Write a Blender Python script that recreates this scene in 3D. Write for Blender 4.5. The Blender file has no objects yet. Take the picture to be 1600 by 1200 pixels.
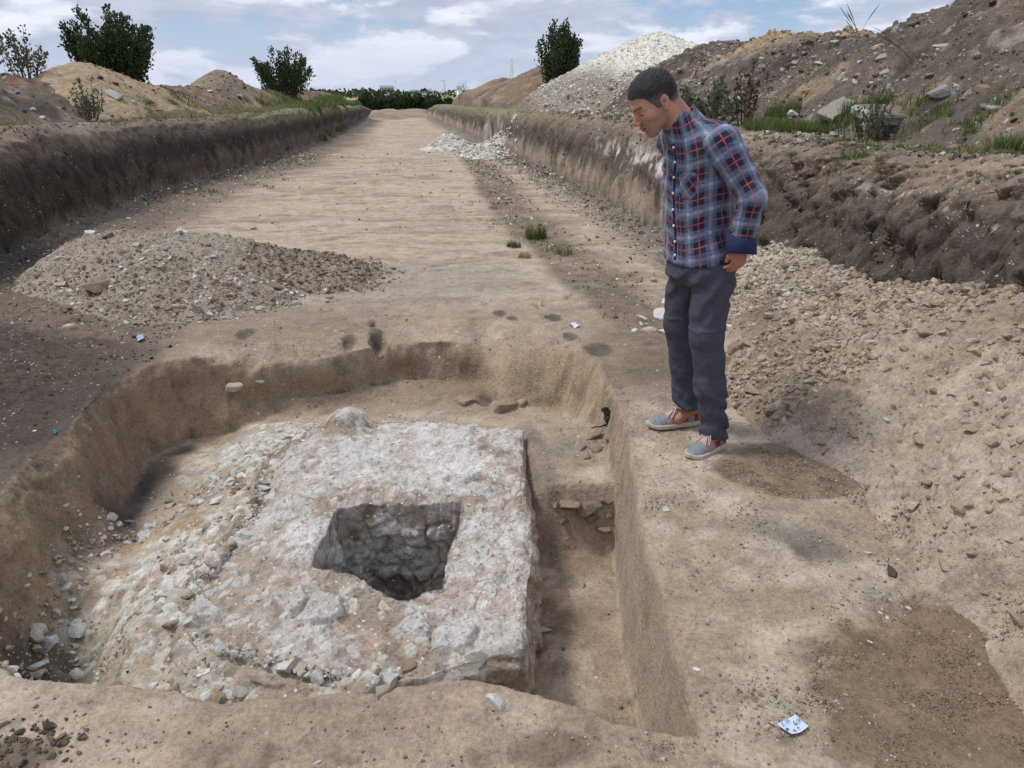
import bpy, math, random
import numpy as np
from mathutils import Vector
random.seed(7); RNG = np.random.default_rng(11)
C = bpy.data.collections.new('scene'); bpy.context.scene.collection.children.link(C)
S = bpy.context.scene
R = math.radians
# ---------------------------------------------------------------- camera
EYE = 1.62; YAW = R(7.8); PITCH = R(21.05); FPX = 1200.0
cd = bpy.data.cameras.new('camera'); cam = bpy.data.objects.new('camera', cd); C.objects.link(cam)
cd.sensor_width = 36; cd.lens = 36 * FPX / 1600; cd.clip_end = 20000; cd.clip_start = .05
cam.location = (0, 0, EYE); cam.rotation_euler = (R(90) - PITCH, 0, -YAW); S.camera = cam
# ---------------------------------------------------------------- light, sky, exposure
SUN_EL, SUN_AZ = R(60), R(-74)          # azimuth measured from +Y towards +X
sdir = Vector((math.sin(SUN_AZ) * math.cos(SUN_EL), math.cos(SUN_AZ) * math.cos(SUN_EL), math.sin(SUN_EL)))
sl = bpy.data.lights.new('sun', 'SUN'); sl.energy = 2.0; sl.angle = R(12); sl.color = (1, .955, .89)
so = bpy.data.objects.new('sun', sl); C.objects.link(so); so.rotation_euler = sdir.to_track_quat('Z', 'Y').to_euler()
S.view_settings.view_transform = 'Standard'; S.view_settings.look = 'None'; S.view_settings.gamma = 1
S.view_settings.exposure = 0.23

class NT:
    """small helper to write node expressions"""
    def __init__(s, tree): s.t = tree; s.n = tree.nodes; s.l = tree.links
    def new(s, typ, **kw):
        n = s.n.new(typ)
        for k, v in kw.items(): setattr(n, k, v)
        return n
    def put(s, sock, v):
        if isinstance(v, bpy.types.NodeSocket): s.l.new(v, sock)
        elif v is not None:
            try: sock.default_value = v
            except Exception: sock.default_value = (*v, 1) if len(v) == 3 else v
    def m(s, op, a, b=None, c=None, clamp=False):
        n = s.new('ShaderNodeMath', operation=op); n.use_clamp = clamp
        s.put(n.inputs[0], a); s.put(n.inputs[1], b)
        if c is not None: s.put(n.inputs[2], c)
        return n.outputs[0]
    def vm(s, op, a, b=None):
        n = s.new('ShaderNodeVectorMath', operation=op); s.put(n.inputs[0], a)
        if b is not None: s.put(n.inputs[1], b)
        return n.outputs[0]
    def noise(s, vec, scale, detail=4, rough=.6, out='Fac', dist=0):
        n = s.new('ShaderNodeTexNoise'); s.put(n.inputs['Vector'], vec)
        n.inputs['Scale'].default_value = scale; n.inputs['Detail'].default_value = detail
        n.inputs['Roughness'].default_value = rough; n.inputs['Distortion'].default_value = dist
        return n.outputs[out]
    def vor(s, vec, scale, out='Distance', feature='F1', rnd=1):
        n = s.new('ShaderNodeTexVoronoi', feature=feature); s.put(n.inputs['Vector'], vec)
        n.inputs['Scale'].default_value = scale; n.inputs['Randomness'].default_value = rnd
        return n.outputs[out]
    def ramp(s, fac, a, b, lo=0., hi=1.):
        n = s.new('ShaderNodeMapRange'); n.interpolation_type = 'SMOOTHSTEP'
        s.put(n.inputs[0], fac); s.put(n.inputs[1], a); s.put(n.inputs[2], b); s.put(n.inputs[3], lo); s.put(n.inputs[4], hi)
        return n.outputs[0]
    def mix(s, f, a, b, mode='MIX'):
        n = s.new('ShaderNodeMix', data_type='RGBA', blend_type=mode)
        s.put(n.inputs[0], f); s.put(n.inputs[6], a); s.put(n.inputs[7], b)
        return n.outputs[2]

W = bpy.data.worlds.new('World'); S.world = W; W.use_nodes = True
def make_sky():
    t = NT(W.node_tree); t.n.clear()
    out = t.new('ShaderNodeOutputWorld'); bg = t.new('ShaderNodeBackground'); bg.inputs[1].default_value = .1
    sky = t.new('ShaderNodeTexSky', sky_type='NISHITA'); sky.sun_disc = False
    sky.sun_elevation = SUN_EL; sky.sun_rotation = SUN_AZ; sky.air_density = 1.0; sky.dust_density = .6; sky.ozone_density = 1.6
    tc = t.new('ShaderNodeTexCoord').outputs['Generated']
    sp = t.new('ShaderNodeSeparateXYZ'); t.put(sp.inputs[0], tc)
    z = t.m('MAXIMUM', sp.outputs[2], 0.0); den = t.m('ADD', z, .20)
    cb = t.new('ShaderNodeCombineXYZ')
    t.put(cb.inputs[0], t.m('DIVIDE', sp.outputs[0], den)); t.put(cb.inputs[1], t.m('DIVIDE', sp.outputs[1], den)); cb.inputs[2].default_value = 3.3
    P = t.vm('MULTIPLY', tc, (3.1, 3.1, 10.5)); P = t.vm('ADD', P, (5.2, 1.7, .6))
    n1 = t.noise(P, 1.55, 9, .56, dist=.3); n2 = t.noise(P, 4.2, 7, .60)
    # the same cloud field sampled a little towards the sun tells lit tops from grey bases
    P2 = t.vm('ADD', P, (-.04, 0, .22)); n3 = t.noise(P2, 1.55, 9, .56, dist=.3)
    dens = t.m('ADD', t.m('MULTIPLY', n1, .8), t.m('MULTIPLY', n2, .2))
    # a clear window towards the upper right of the view
    gap = t.ramp(t.vm('DOT_PRODUCT', tc, (.425, .888, .17)), .9, .995)
    gapn = t.new('ShaderNodeVectorMath', operation='DOT_PRODUCT'); t.put(gapn.inputs[0], tc); gapn.inputs[1].default_value = (.392, .905, .165)
    gap = t.ramp(gapn.outputs['Value'], .978, .998)
    dens = t.m('SUBTRACT', dens, t.m('MULTIPLY', gap, .12))
    mask = t.ramp(dens, .36, .45)
    lit = t.ramp(t.m('SUBTRACT', n1, n3), -.05, .08)
    lit = t.m('ADD', t.m('MULTIPLY', lit, .75), t.m('MULTIPLY', t.ramp(n2, .35, .65), .25))
    cloud = t.mix(lit, (4.0, 4.5, 5.7, 1), (8.0, 8.3, 9.1, 1))
    blue = t.mix(.55, sky.outputs[0], (2.2, 3.7, 6.6, 1))
    col = t.mix(mask, blue, cloud)
    hz = t.ramp(sp.outputs[2], 0.0, .10, .65, 0.0)
    col = t.mix(hz, col, (4.9, 5.5, 6.9, 1))
    t.put(bg.inputs[0], col); t.l.new(bg.outputs[0], out.inputs[0])
make_sky()

# ---------------------------------------------------------------- numpy helpers
def _h(ix, iy, iz, seed):
    h = (ix.astype(np.uint32) * np.uint32(374761393) + iy.astype(np.uint32) * np.uint32(668265263)
         + iz.astype(np.uint32) * np.uint32(2147483647 & 1274126177) + np.uint32((seed * 982451653) & 0xffffffff))
    h ^= h >> np.uint32(13); h *= np.uint32(1274126177); h ^= h >> np.uint32(16); h *= np.uint32(2246822519); h ^= h >> np.uint32(15)
    return h.astype(np.float32) * np.float32(1 / 4294967296.)
def vn(x, y, z, f=1., seed=0):
    """value noise in [-1,1]; x, y, z arrays, f scalar or triple"""
    fx, fy, fz = (f, f, f) if np.isscalar(f) else f
    x = np.asarray(x, np.float64) * fx + 1000.37; y = np.asarray(y, np.float64) * fy + 1000.11; z = np.asarray(z, np.float64) * fz + 1000.73
    x, y, z = np.broadcast_arrays(x, y, z)
    ix = np.floor(x).astype(np.int64); iy = np.floor(y).astype(np.int64); iz = np.floor(z).astype(np.int64)
    u = (x - ix).astype(np.float32); v = (y - iy).astype(np.float32); w = (z - iz).astype(np.float32)
    u = u * u * (3 - 2 * u); v = v * v * (3 - 2 * v); w = w * w * (3 - 2 * w)
    r = 0
    for a in (0, 1):
        for b in (0, 1):
            k = (u if a else 1 - u) * (v if b else 1 - v)
            r = r + k * ((1 - w) * _h(ix + a, iy + b, iz, seed) + w * _h(ix + a, iy + b, iz + 1, seed))
    return r * 2 - 1
def fbm(x, y, z=0., f=1., o=4, seed=0, gain=.5):
    z = np.asarray(z, np.float64) + np.zeros(1); r = 0; a = 1.; t = 0; ff = np.array([f, f, f], float) if np.isscalar(f) else np.array(f, float)
    for i in range(o):
        r = r + a * vn(x, y, z, tuple(ff), seed + i * 17); t += a; a *= gain; ff = ff * 2.03
    return r / t
def worley(x, y, f, seed=0):
    """distance to nearest feature (F1), F2-F1 and an id noise"""
    x = x * f + 500.; y = y * f + 500.; ix = np.floor(x).astype(np.int64); iy = np.floor(y).astype(np.int64)
    d1 = np.full(x.shape, 9., np.float32); d2 = d1.copy(); idn = np.zeros(x.shape, np.float32); zz = np.zeros_like(ix)
    for a in (-1, 0, 1):
        for b in (-1, 0, 1):
            cx = ix + a + _h(ix + a, iy + b, zz, seed); cy = iy + b + _h(ix + a, iy + b, zz, seed + 1)
            d = np.hypot(x - cx, y - cy).astype(np.float32); hid = _h(ix + a, iy + b, zz, seed + 2)
            n = d < d1; d2 = np.where(n, d1, np.minimum(d2, d)); idn = np.where(n, hid, idn); d1 = np.where(n, d, d1)
    return d1, d2 - d1, idn
def sst(a, b, x):
    t = np.clip((x - a) / (b - a), 0, 1); return t * t * (3 - 2 * t)
def lerp(a, b, t): return a + (b - a) * t
def sdpoly(x, y, P):
    """signed distance to a polygon, positive inside"""
    P = np.asarray(P, float); d = np.full(x.shape, 1e9); ins = np.zeros(x.shape, bool)
    for i in range(len(P)):
        ax, ay = P[i]; bx, by = P[i - 1]
        ex, ey = bx - ax, by - ay; wx, wy = x - ax, y - ay
        t = np.clip((wx * ex + wy * ey) / (ex * ex + ey * ey), 0, 1)
        d = np.minimum(d, (wx - ex * t) ** 2 + (wy - ey * t) ** 2)
        c = ((ay > y) != (by > y)); 
        with np.errstate(divide='ignore', invalid='ignore'):
            xi = (bx - ax) * (y - ay) / (by - ay if by != ay else 1e-9) + ax
        ins ^= c & (x < xi)
    return np.where(ins, 1, -1) * np.sqrt(d)
_f = np.array([math.sin(YAW) * math.cos(PITCH), math.cos(YAW) * math.cos(PITCH), -math.sin(PITCH)])
_r = np.array([math.cos(YAW), -math.sin(YAW), 0]); _u = np.cross(_r, _f)
def at(px, py, z=0.):
    """where a sight line of the survey photograph meets height z in the real place"""
    d = _f + (px - 800) / FPX * _r - (py - 600) / FPX * _u
    p = d * ((z - EYE) / d[2]); return (p[0], p[1])
def atY(px, py, Y):
    d = _f + (px - 800) / FPX * _r - (py - 600) / FPX * _u
    p = d * (Y / d[1]); return (p[0], p[1], p[2] + EYE)

def mesh_np(name, V, F, mat, parent=None, smooth=True, attrs=None, loc=None):
    V = np.asarray(V, np.float32); F = np.asarray(F, np.int32); k = F.shape[1]
    me = bpy.data.meshes.new(name); me.vertices.add(len(V)); me.vertices.foreach_set('co', V.ravel())
    me.loops.add(F.size); me.loops.foreach_set('vertex_index', F.ravel())
    me.polygons.add(len(F)); me.polygons.foreach_set('loop_start', np.arange(0, F.size, k, dtype=np.int32))
    me.polygons.foreach_set('loop_total', np.full(len(F), k, np.int32)) if False else None
    me.update(calc_edges=True); me.validate()
    me.polygons.foreach_set('use_smooth', np.full(len(me.polygons), smooth))
    for an, (typ, data) in (attrs or {}).items():
        a = me.attributes.new(an, typ, 'POINT')
        a.data.foreach_set({'FLOAT_COLOR': 'color', 'FLOAT_VECTOR': 'vector', 'FLOAT': 'value'}[typ], np.asarray(data, np.float32).ravel())
    me.materials.append(mat)
    o = bpy.data.objects.new(name, me); C.objects.link(o)
    if parent is not None: o.parent = parent
    if loc is not None: o.location = loc
    return o
def tag(o, label=None, cat=None, group=None, kind=None):
    if label: o['label'] = label
    if cat: o['category'] = cat
    if group: o['group'] = group
    if kind: o['kind'] = kind
    return o
def empty(name, loc=(0, 0, 0), rz=0, **kw):
    o = bpy.data.objects.new(name, None); C.objects.link(o); o.location = loc; o.rotation_euler = (0, 0, rz); o.empty_display_size = .1
    return tag(o, **kw)
def grid_faces(nx, ny):
    i = np.arange(nx - 1)[None, :] + np.arange(ny - 1)[:, None] * nx
    return np.stack([i, i + 1, i + 1 + nx, i + nx], -1).reshape(-1, 4)
def c4(c): return np.concatenate([c, np.ones(c.shape[:-1] + (1,))], -1)

# ---------------------------------------------------------------- materials
def base_mat(name, rough=.95):
    m = bpy.data.materials.new(name); m.use_nodes = True; t = NT(m.node_tree); t.n.clear()
    o = t.new('ShaderNodeOutputMaterial'); b = t.new('ShaderNodeBsdfPrincipled'); b.inputs['Roughness'].default_value = rough
    b.inputs['Specular IOR Level'].default_value = .2; t.l.new(b.outputs[0], o.inputs[0])
    return m, t, b
def attr(t, name, out='Color'):
    a = t.new('ShaderNodeAttribute'); a.attribute_name = name; return a.outputs[out]
def soil_mat(name, chips=True, bump=1., fine=1.):
    """earth: colour and chip density from the surface's own attribute, grain, chips and crumbs by nodes"""
    m, t, b = base_mat(name)
    P = t.new('ShaderNodeNewGeometry').outputs['Position']
    col = attr(t, 'soil'); chip = attr(t, 'soil', 'Alpha')
    g1 = t.noise(P, 9, 6, .65); g2 = t.noise(P, 60 * fine, 5, .7); g3 = t.noise(P, 260 * fine, 3, .7)
    k = t.m('ADD', t.m('ADD', t.m('MULTIPLY', g1, .38), t.m('MULTIPLY', g2, .55)), t.m('MULTIPLY', g3, .42))
    k = t.m('ADD', t.m('MULTIPLY', t.m('SUBTRACT', k, .675), 2.35), 1.0)
    blot = t.ramp(t.noise(P, 5.5, 7, .72), .52, .66, 1.0, .72); k = t.m('MULTIPLY', k, blot)
    crk = t.ramp(t.noise(P, 21, 6, .75), .60, .72, 1.0, .62); k = t.m('MULTIPLY', k, crk)
    kk = t.new('ShaderNodeCombineXYZ'); [t.put(kk.inputs[i], k) for i in range(3)]
    hue = t.noise(P, 2.3, 4, .6, 'Color')
    hue = t.mix(.14, (1, 1, 1, 1), hue, 'MIX')
    c = t.mix(1, col, kk.outputs[0], 'MULTIPLY'); c = t.mix(.8, c, hue, 'MULTIPLY')
    c = t.mix(1, c, (1.16, 1.16, 1.16, 1), 'MULTIPLY')
    h = t.m('ADD', t.m('ADD', t.m('MULTIPLY', g2, .015), t.m('MULTIPLY', g3, .005)), t.m('MULTIPLY', crk, .006))
    Pw = t.vm('ADD', P, t.vm('MULTIPLY', t.noise(P, 30, 2, .5, 'Color'), (.03, .03, .03)))
    cl = t.ramp(t.noise(P, 3.1, 4, .7), .42, .62, .15, 1.5); chip = t.m('MULTIPLY', chip, cl)
    for sc, thr, hh in ((38, .03, .010), (95, .06, .004)):
        vd = t.vor(Pw, sc * fine); vc = t.vor(Pw, sc * fine, 'Color'); sepc = t.new('ShaderNodeSeparateColor'); t.put(sepc.inputs[0], vc)
        sel = t.m('GREATER_THAN', t.m('ADD', t.m('MULTIPLY', chip, thr * 2.2), .0), sepc.outputs[0])
        small = t.ramp(t.m('ADD', vd, t.m('MULTIPLY', sepc.outputs[1], .34)), .50, .42)
        mk = t.m('MULTIPLY', sel, small)
        cc = t.mix(sepc.outputs[2], (.50, .46, .38, 1), (.74, .72, .66, 1))
        c = t.mix(t.m('MULTIPLY', mk, .92), c, cc); h = t.m('ADD', h, t.m('MULTIPLY', mk, hh))
        # crumbs of the same earth
        cr = t.m('MULTIPLY', t.m('SUBTRACT', .5, vd), t.m('GREATER_THAN', .55, sepc.outputs[1]))
        h = t.m('ADD', h, t.m('MULTIPLY', t.m('MAXIMUM', cr, 0), hh * 1.2))
    bp = t.new('ShaderNodeBump'); bp.inputs['Strength'].default_value = .75 * bump; bp.inputs['Distance'].default_value = 1
    t.put(bp.inputs['Height'], h); t.l.new(bp.outputs[0], b.inputs['Normal']); t.put(b.inputs['Base Color'], c)
    return m
M_SOIL = soil_mat('trench_earth'); M_HEAP = soil_mat('spoil_earth', bump=1.2)
M_FAR = soil_mat('far_spoil_earth', fine=.35, bump=2.2)
def rock_mat(name):
    m, t, b = base_mat(name)
    P = t.new('ShaderNodeTexCoord').outputs['Object']; G = t.new('ShaderNodeNewGeometry').outputs['Position']
    col = attr(t, 'soil'); g = t.noise(G, 45, 6, .7); g2 = t.noise(G, 240, 3, .6)
    k = t.m('ADD', t.m('MULTIPLY', g, .9), t.m('MULTIPLY', g2, .5)); k = t.m('ADD', t.m('MULTIPLY', t.m('SUBTRACT', k, .7), 1.3), 1)
    kk = t.new('ShaderNodeCombineXYZ'); [t.put(kk.inputs[i], k) for i in range(3)]
    t.put(b.inputs['Base Color'], t.mix(1, col, kk.outputs[0], 'MULTIPLY'))
    bp = t.new('ShaderNodeBump'); bp.inputs['Strength'].default_value = .8; bp.inputs['Distance'].default_value = .012
    t.put(bp.inputs['Height'], k); t.l.new(bp.outputs[0], b.inputs['Normal'])
    return m
M_ROCK = rock_mat('loose_stone')
def flat_mat(name, col, rough=.8, var=.25, scale=30, bump=0., metal=0, sub=0):
    m, t, b = base_mat(name, rough); b.inputs['Metallic'].default_value = metal
    P = t.new('ShaderNodeNewGeometry').outputs['Position']; g = t.noise(P, scale, 5, .6)
    k = t.m('ADD', t.m('MULTIPLY', t.m('SUBTRACT', g, .5), var * 2), 1)
    kk = t.new('ShaderNodeCombineXYZ'); [t.put(kk.inputs[i], k) for i in range(3)]
    t.put(b.inputs['Base Color'], t.mix(1, (*col, 1), kk.outputs[0], 'MULTIPLY'))
    if bump:
        bp = t.new('ShaderNodeBump'); bp.inputs['Distance'].default_value = bump; t.put(bp.inputs['Height'], g); t.l.new(bp.outputs[0], b.inputs['Normal'])
    if sub: b.inputs['Subsurface Weight'].default_value = sub; b.inputs['Subsurface Radius'].default_value = (.01, .004, .002); b.inputs['Subsurface Scale'].default_value = .5
    return m

# ---------------------------------------------------------------- palette (linear albedo)
TAN = np.array([.385, .303, .228]); TAN_L = np.array([.50, .415, .335]); BROWN = np.array([.215, .164, .122]); DARK = np.array([.080, .065, .055])
OCHRE = np.array([.33, .225, .12]); CHALK = np.array([.66, .645, .60]); GREYB = np.array([.20, .175, .150]); DKBR = np.array([.15, .112, .083])
def mixc(c, k, m): return c + (k - c) * np.clip(m, 0, 1)[..., None]
def blob(x, y, px, py, rx, ry, z=0., ang=0, soft=.35, nz=None):
    """soft ellipse round the ground point under a survey pixel, radii in metres"""
    cx, cy = at(px, py, z); dx, dy = x - cx, y - cy; ca, sa = math.cos(ang), math.sin(ang)
    d = np.hypot((dx * ca + dy * sa) / rx, (-dx * sa + dy * ca) / ry)
    if nz is not None: d = d + nz
    return 1 - sst(1 - soft, 1 + soft, d)
# ---------------------------------------------------------------- terrain height
LY = [-10, 6, 8, 10.5, 13, 15, 19, 25, 50, 70]; LX = [-3.7, -3.75, -3.9, -4.15, -4.0, -3.75, -3.15, -2.65, -1.9, -1.6]
RY = [-10, 4, 7, 16, 20.5, 23.3, 24.2, 24.5, 28, 50, 70]; RX = [3.05, 3.0, 2.92, 2.95, 2.72, 2.9, 2.95, 2.5, 2.45, 1.65, 1.5]
def shelf(y): return np.interp(y, [-10, 3, 5, 8, 14, 30, 48, 60, 75, 150, 600, 4000], [1.4, 1.36, 1.22, 1.15, 1.12, .98, .72, .1, -.9, -3.7, -5.8, -14])
PIT = [(-1.76, 2.22), (-1.24, 1.97), (-.78, 1.86), (-.59, 1.78), (-.35, 1.77), (-.13, 1.76), (.1, 1.76), (.35, 1.64), (.50, 1.56), (.72, 1.50), (.775, 1.85), (.81, 2.05), (.89, 2.63), (.98, 3.02),
       (1.08, 3.55), (1.15, 4.0), (1.2, 4.5), (1.16, 5.05), (.8, 5.5), (.2, 5.68), (-.25, 5.72), (-.72, 5.42), (-1.1, 5.38), (-1.36, 5.32), (-1.35, 5.0), (-1.58, 4.93), (-1.76, 4.6),
       (-1.79, 4.2), (-1.84, 3.75), (-1.88, 3.37), (-1.84, 2.9)]
BLOCK = [(-.80, 3.78), (-.62, 4.2), (-.40, 4.33), (.05, 4.22), (.60, 3.98), (.53, 3.4), (.47, 2.86), (.39, 2.5), (.335, 2.17), (.08, 2.15), (-.22, 2.1), (-.5, 2.22), (-.80, 2.38), (-.95, 2.62), (-.90, 2.95), (-.80, 3.3)]
HOLE = [(-.38, 3.26), (-.18, 3.28), (.0, 3.25), (.20, 3.24), (.185, 3.02), (.11, 2.82), (.075, 2.60), (-.06, 2.52), (-.2, 2.62), (-.27, 2.72), (-.46, 2.82), (-.42, 3.05)]
def height(x, y, micro=True):
    s = shelf(y)
    wob = fbm(y, y * 0, 0, .9, 4, 5) * .16 + fbm(y, y * 0 + 7, 0, 6., 3, 6) * .035
    wob2 = fbm(y, y * 0 + 3, 0, .9, 4, 15) * .16 + fbm(y, y * 0 + 9, 0, 6., 3, 16) * .035
    farw = np.clip(1 - (y - 50) / 9, 0, 1)
    xl = np.interp(y, LY, LX) + wob; xr = np.interp(y, RY, RX) + wob2
    dl = (xl - x); dr = (x - xr)
    prof = lambda d, w: np.interp(d / w, [0, .08, .22, .42, .65, 1.0, 1.7], [0, .30, .55, .78, .92, 1.0, 1.0])
    nearr = sst(7.5, 5.5, y)
    zt = np.maximum(prof(dl, .34), prof(dr, lerp(.42, .75, nearr)))
    trench = s * zt
    z = lerp(s * 1.0, trench, farw)
    # shelf relief
    up = sst(.6, 1., zt)
    z = z + up * (fbm(x, y, 0, .55, 4, 21) * .09 + fbm(x, y, 0, 2.3, 3, 22) * .035)
    # crumbs that slid to the foot of both walls
    foot = np.exp(-np.maximum(-dl, 0) / .3) * (dl < .02) * .10 + np.exp(-np.maximum(-dr, 0) / .3) * (dr < .02) * .08
    z = z + foot * farw * (1 + .6 * fbm(x, y, 0, 4, 3, 3))
    # trodden dark ground left of the pit, a little raised
    lf = sst(-1.9, -2.6, x) * sst(8, 6.2, y) * farw
    z = z + lf * .07 + .02 * fbm(x, y, 0, .8, 3, 8) * (1 - up)
    # low hollow between the feature and the right heap, low mid strip
    if np.any(y < 8):
        nzp = fbm(x, y, 0, 2.2, 4, 31) * .055 + fbm(x, y, 0, 9, 3, 32) * .018
        right = sst(.55, .75, x) * sst(4.4, 3.9, y)
        sd = sdpoly(x, y, PIT) + nzp * (1 - .78 * right) * (1 + .5 * sst(-1.1, -1.5, x))
        # wall width: sheer on the right and left, sloping at the back
        back = sst(4.7, 5.2, y) * sst(-1.42, -1.2, x)
        w = lerp(.125 - .07 * right + .20 * sst(-1.2, -1.4, x) * sst(4.0, 3.5, y), .62 + .35 * sst(.45, .7, x), back) + .10 * sst(.1, -.9, x) * (1 - back) * 0 + .07 * (1 - right) * (1 - back) + .08 * sst(2.1, 1.9, y) * sst(.6, .4, x)
        # pit floor levels
        fl = -.43 + 0 * x
        fl = lerp(fl, -.60, sst(3.36, 3.27, y + .05 * (x - .8)) * sst(.2, .4, x))          # gap right of the masonry, one step down
        fl = lerp(fl, -.27, sst(.52, .66, x) * sst(3.33, 3.42, y + .05 * (x - .8)) * sst(4.55, 4.2, y))
        fl = lerp(fl, -.52, sst(-.95, -1.35, x))
        fl = lerp(fl, -.60, sst(2.75, 2.3, y) * sst(.3, .2, x))
        fl = lerp(fl, -.70, sst(-1.05, -1.35, x) * sst(3.2, 2.7, y))
        # rubble apron left and in front of the masonry
        dblk = -sdpoly(x, y, BLOCK); ap = sst(.62, .0, dblk) * sst(.25, .1, x)
        fl = lerp(fl, -.31, ap * (.55 + .35 * sst(-.2, -.8, x))); fl = fl - .12 * sst(-.05, -.13, dblk)
        ws = sst(.42, .1, sdpoly(x, y, [at(150, 870, -.4), at(330, 800, -.4), at(450, 860, -.4), at(420, 1060, -.4), at(240, 1070, -.5), at(230, 960, -.4), at(160, 950, -.5)]) * -1)
        rub = ws * sst(.05, .2, sd)
        fl = fl + rub * sst(-.10, .0, dblk) * (.04 + .05 * fbm(x, y, 0, 5, 4, 41)) + .018 * fbm(x, y, 0, 3, 4, 42)
        # dig ledge under the back wall
        m = np.clip(sd / w, 0, 1)
        mb = np.interp(m, [0, .3, .56, .66, 1.0], [0, .09, .24, .84, 1.0]); ms = np.interp(m, [0, .12, .3, .6, .9, 1], [0, .02, .16, .68, .97, 1]); ms = lerp(ms, np.interp(m, [0, .07, .5, .94, 1], [0, .05, .52, .97, 1]), right); mb = lerp(mb, np.interp(m, [0, .3, .7, 1], [0, .2, .75, 1]), sst(.4, .6, x))
        mm = lerp(ms, mb, back)
        z = np.where(sd > 0, lerp(z, fl, mm), z)
        # worn lips round the pit
        z = z - .008 * np.exp(-((sd + .02) / .06) ** 2) * (sd < 0)
        # burrow holes in the back slope
        for (px, py, r_, dp) in ((583, 524, .032, .05), (592, 540, .045, .10), (545, 548, .035, .03), (890, 548, .035, .015), (755, 560, .05, .03)):
            cx, cy = at(px, py, -.12); z = z - dp * np.exp(-(np.hypot(x - cx, (y - cy) * .6) * (1 + .45 * nzp / .04) / r_) ** 4)
        # the ground is dug out where the masonry stands
        z = np.where(-dblk > .16, -1.9, z)
    return z, zt, dl, dr

def axis(segs):
    """segs: (from, to, step0, step1) -> coordinate lines with growing steps"""
    out = []
    for a, b, s0, s1 in segs:
        n = max(2, int(round((b - a) / ((s1 - s0) / math.log(s1 / s0) if s0 != s1 else s0)))); t = np.linspace(0, 1, n, endpoint=False)
        out.append(a + (b - a) * (t if s0 == s1 else ((s1 / s0) ** t - 1) / (s1 / s0 - 1)))
    return np.concatenate(out + [[segs[-1][1]]])
def warp_normal(X, Y, Z, amp, f, seed, steep_only=True, amp2=0, f2=20.):
    """push the surface along its own normal with 3-D noise, mostly where it is steep"""
    Xa, Xb, Ya, Yb, Za, Zb = np.gradient(X, axis=1), np.gradient(X, axis=0), np.gradient(Y, axis=1), np.gradient(Y, axis=0), np.gradient(Z, axis=1), np.gradient(Z, axis=0)
    J = Xa * Yb - Xb * Ya; dzx = (Za * Yb - Zb * Ya) / J; dzy = (Zb * Xa - Za * Xb) / J
    L = np.sqrt(dzx ** 2 + dzy ** 2 + 1); st = 1 - 1 / L; k = sst(.12, .5, st) if steep_only else np.ones_like(st)
    d = amp * fbm(X, Y, Z, f, 4, seed) + (amp2 * fbm(X, Y, Z, f2, 2, seed + 5) if amp2 else 0)
    d = d * k
    return X - dzx / L * d, Y - dzy / L * d, Z + d / L, k, st

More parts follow.
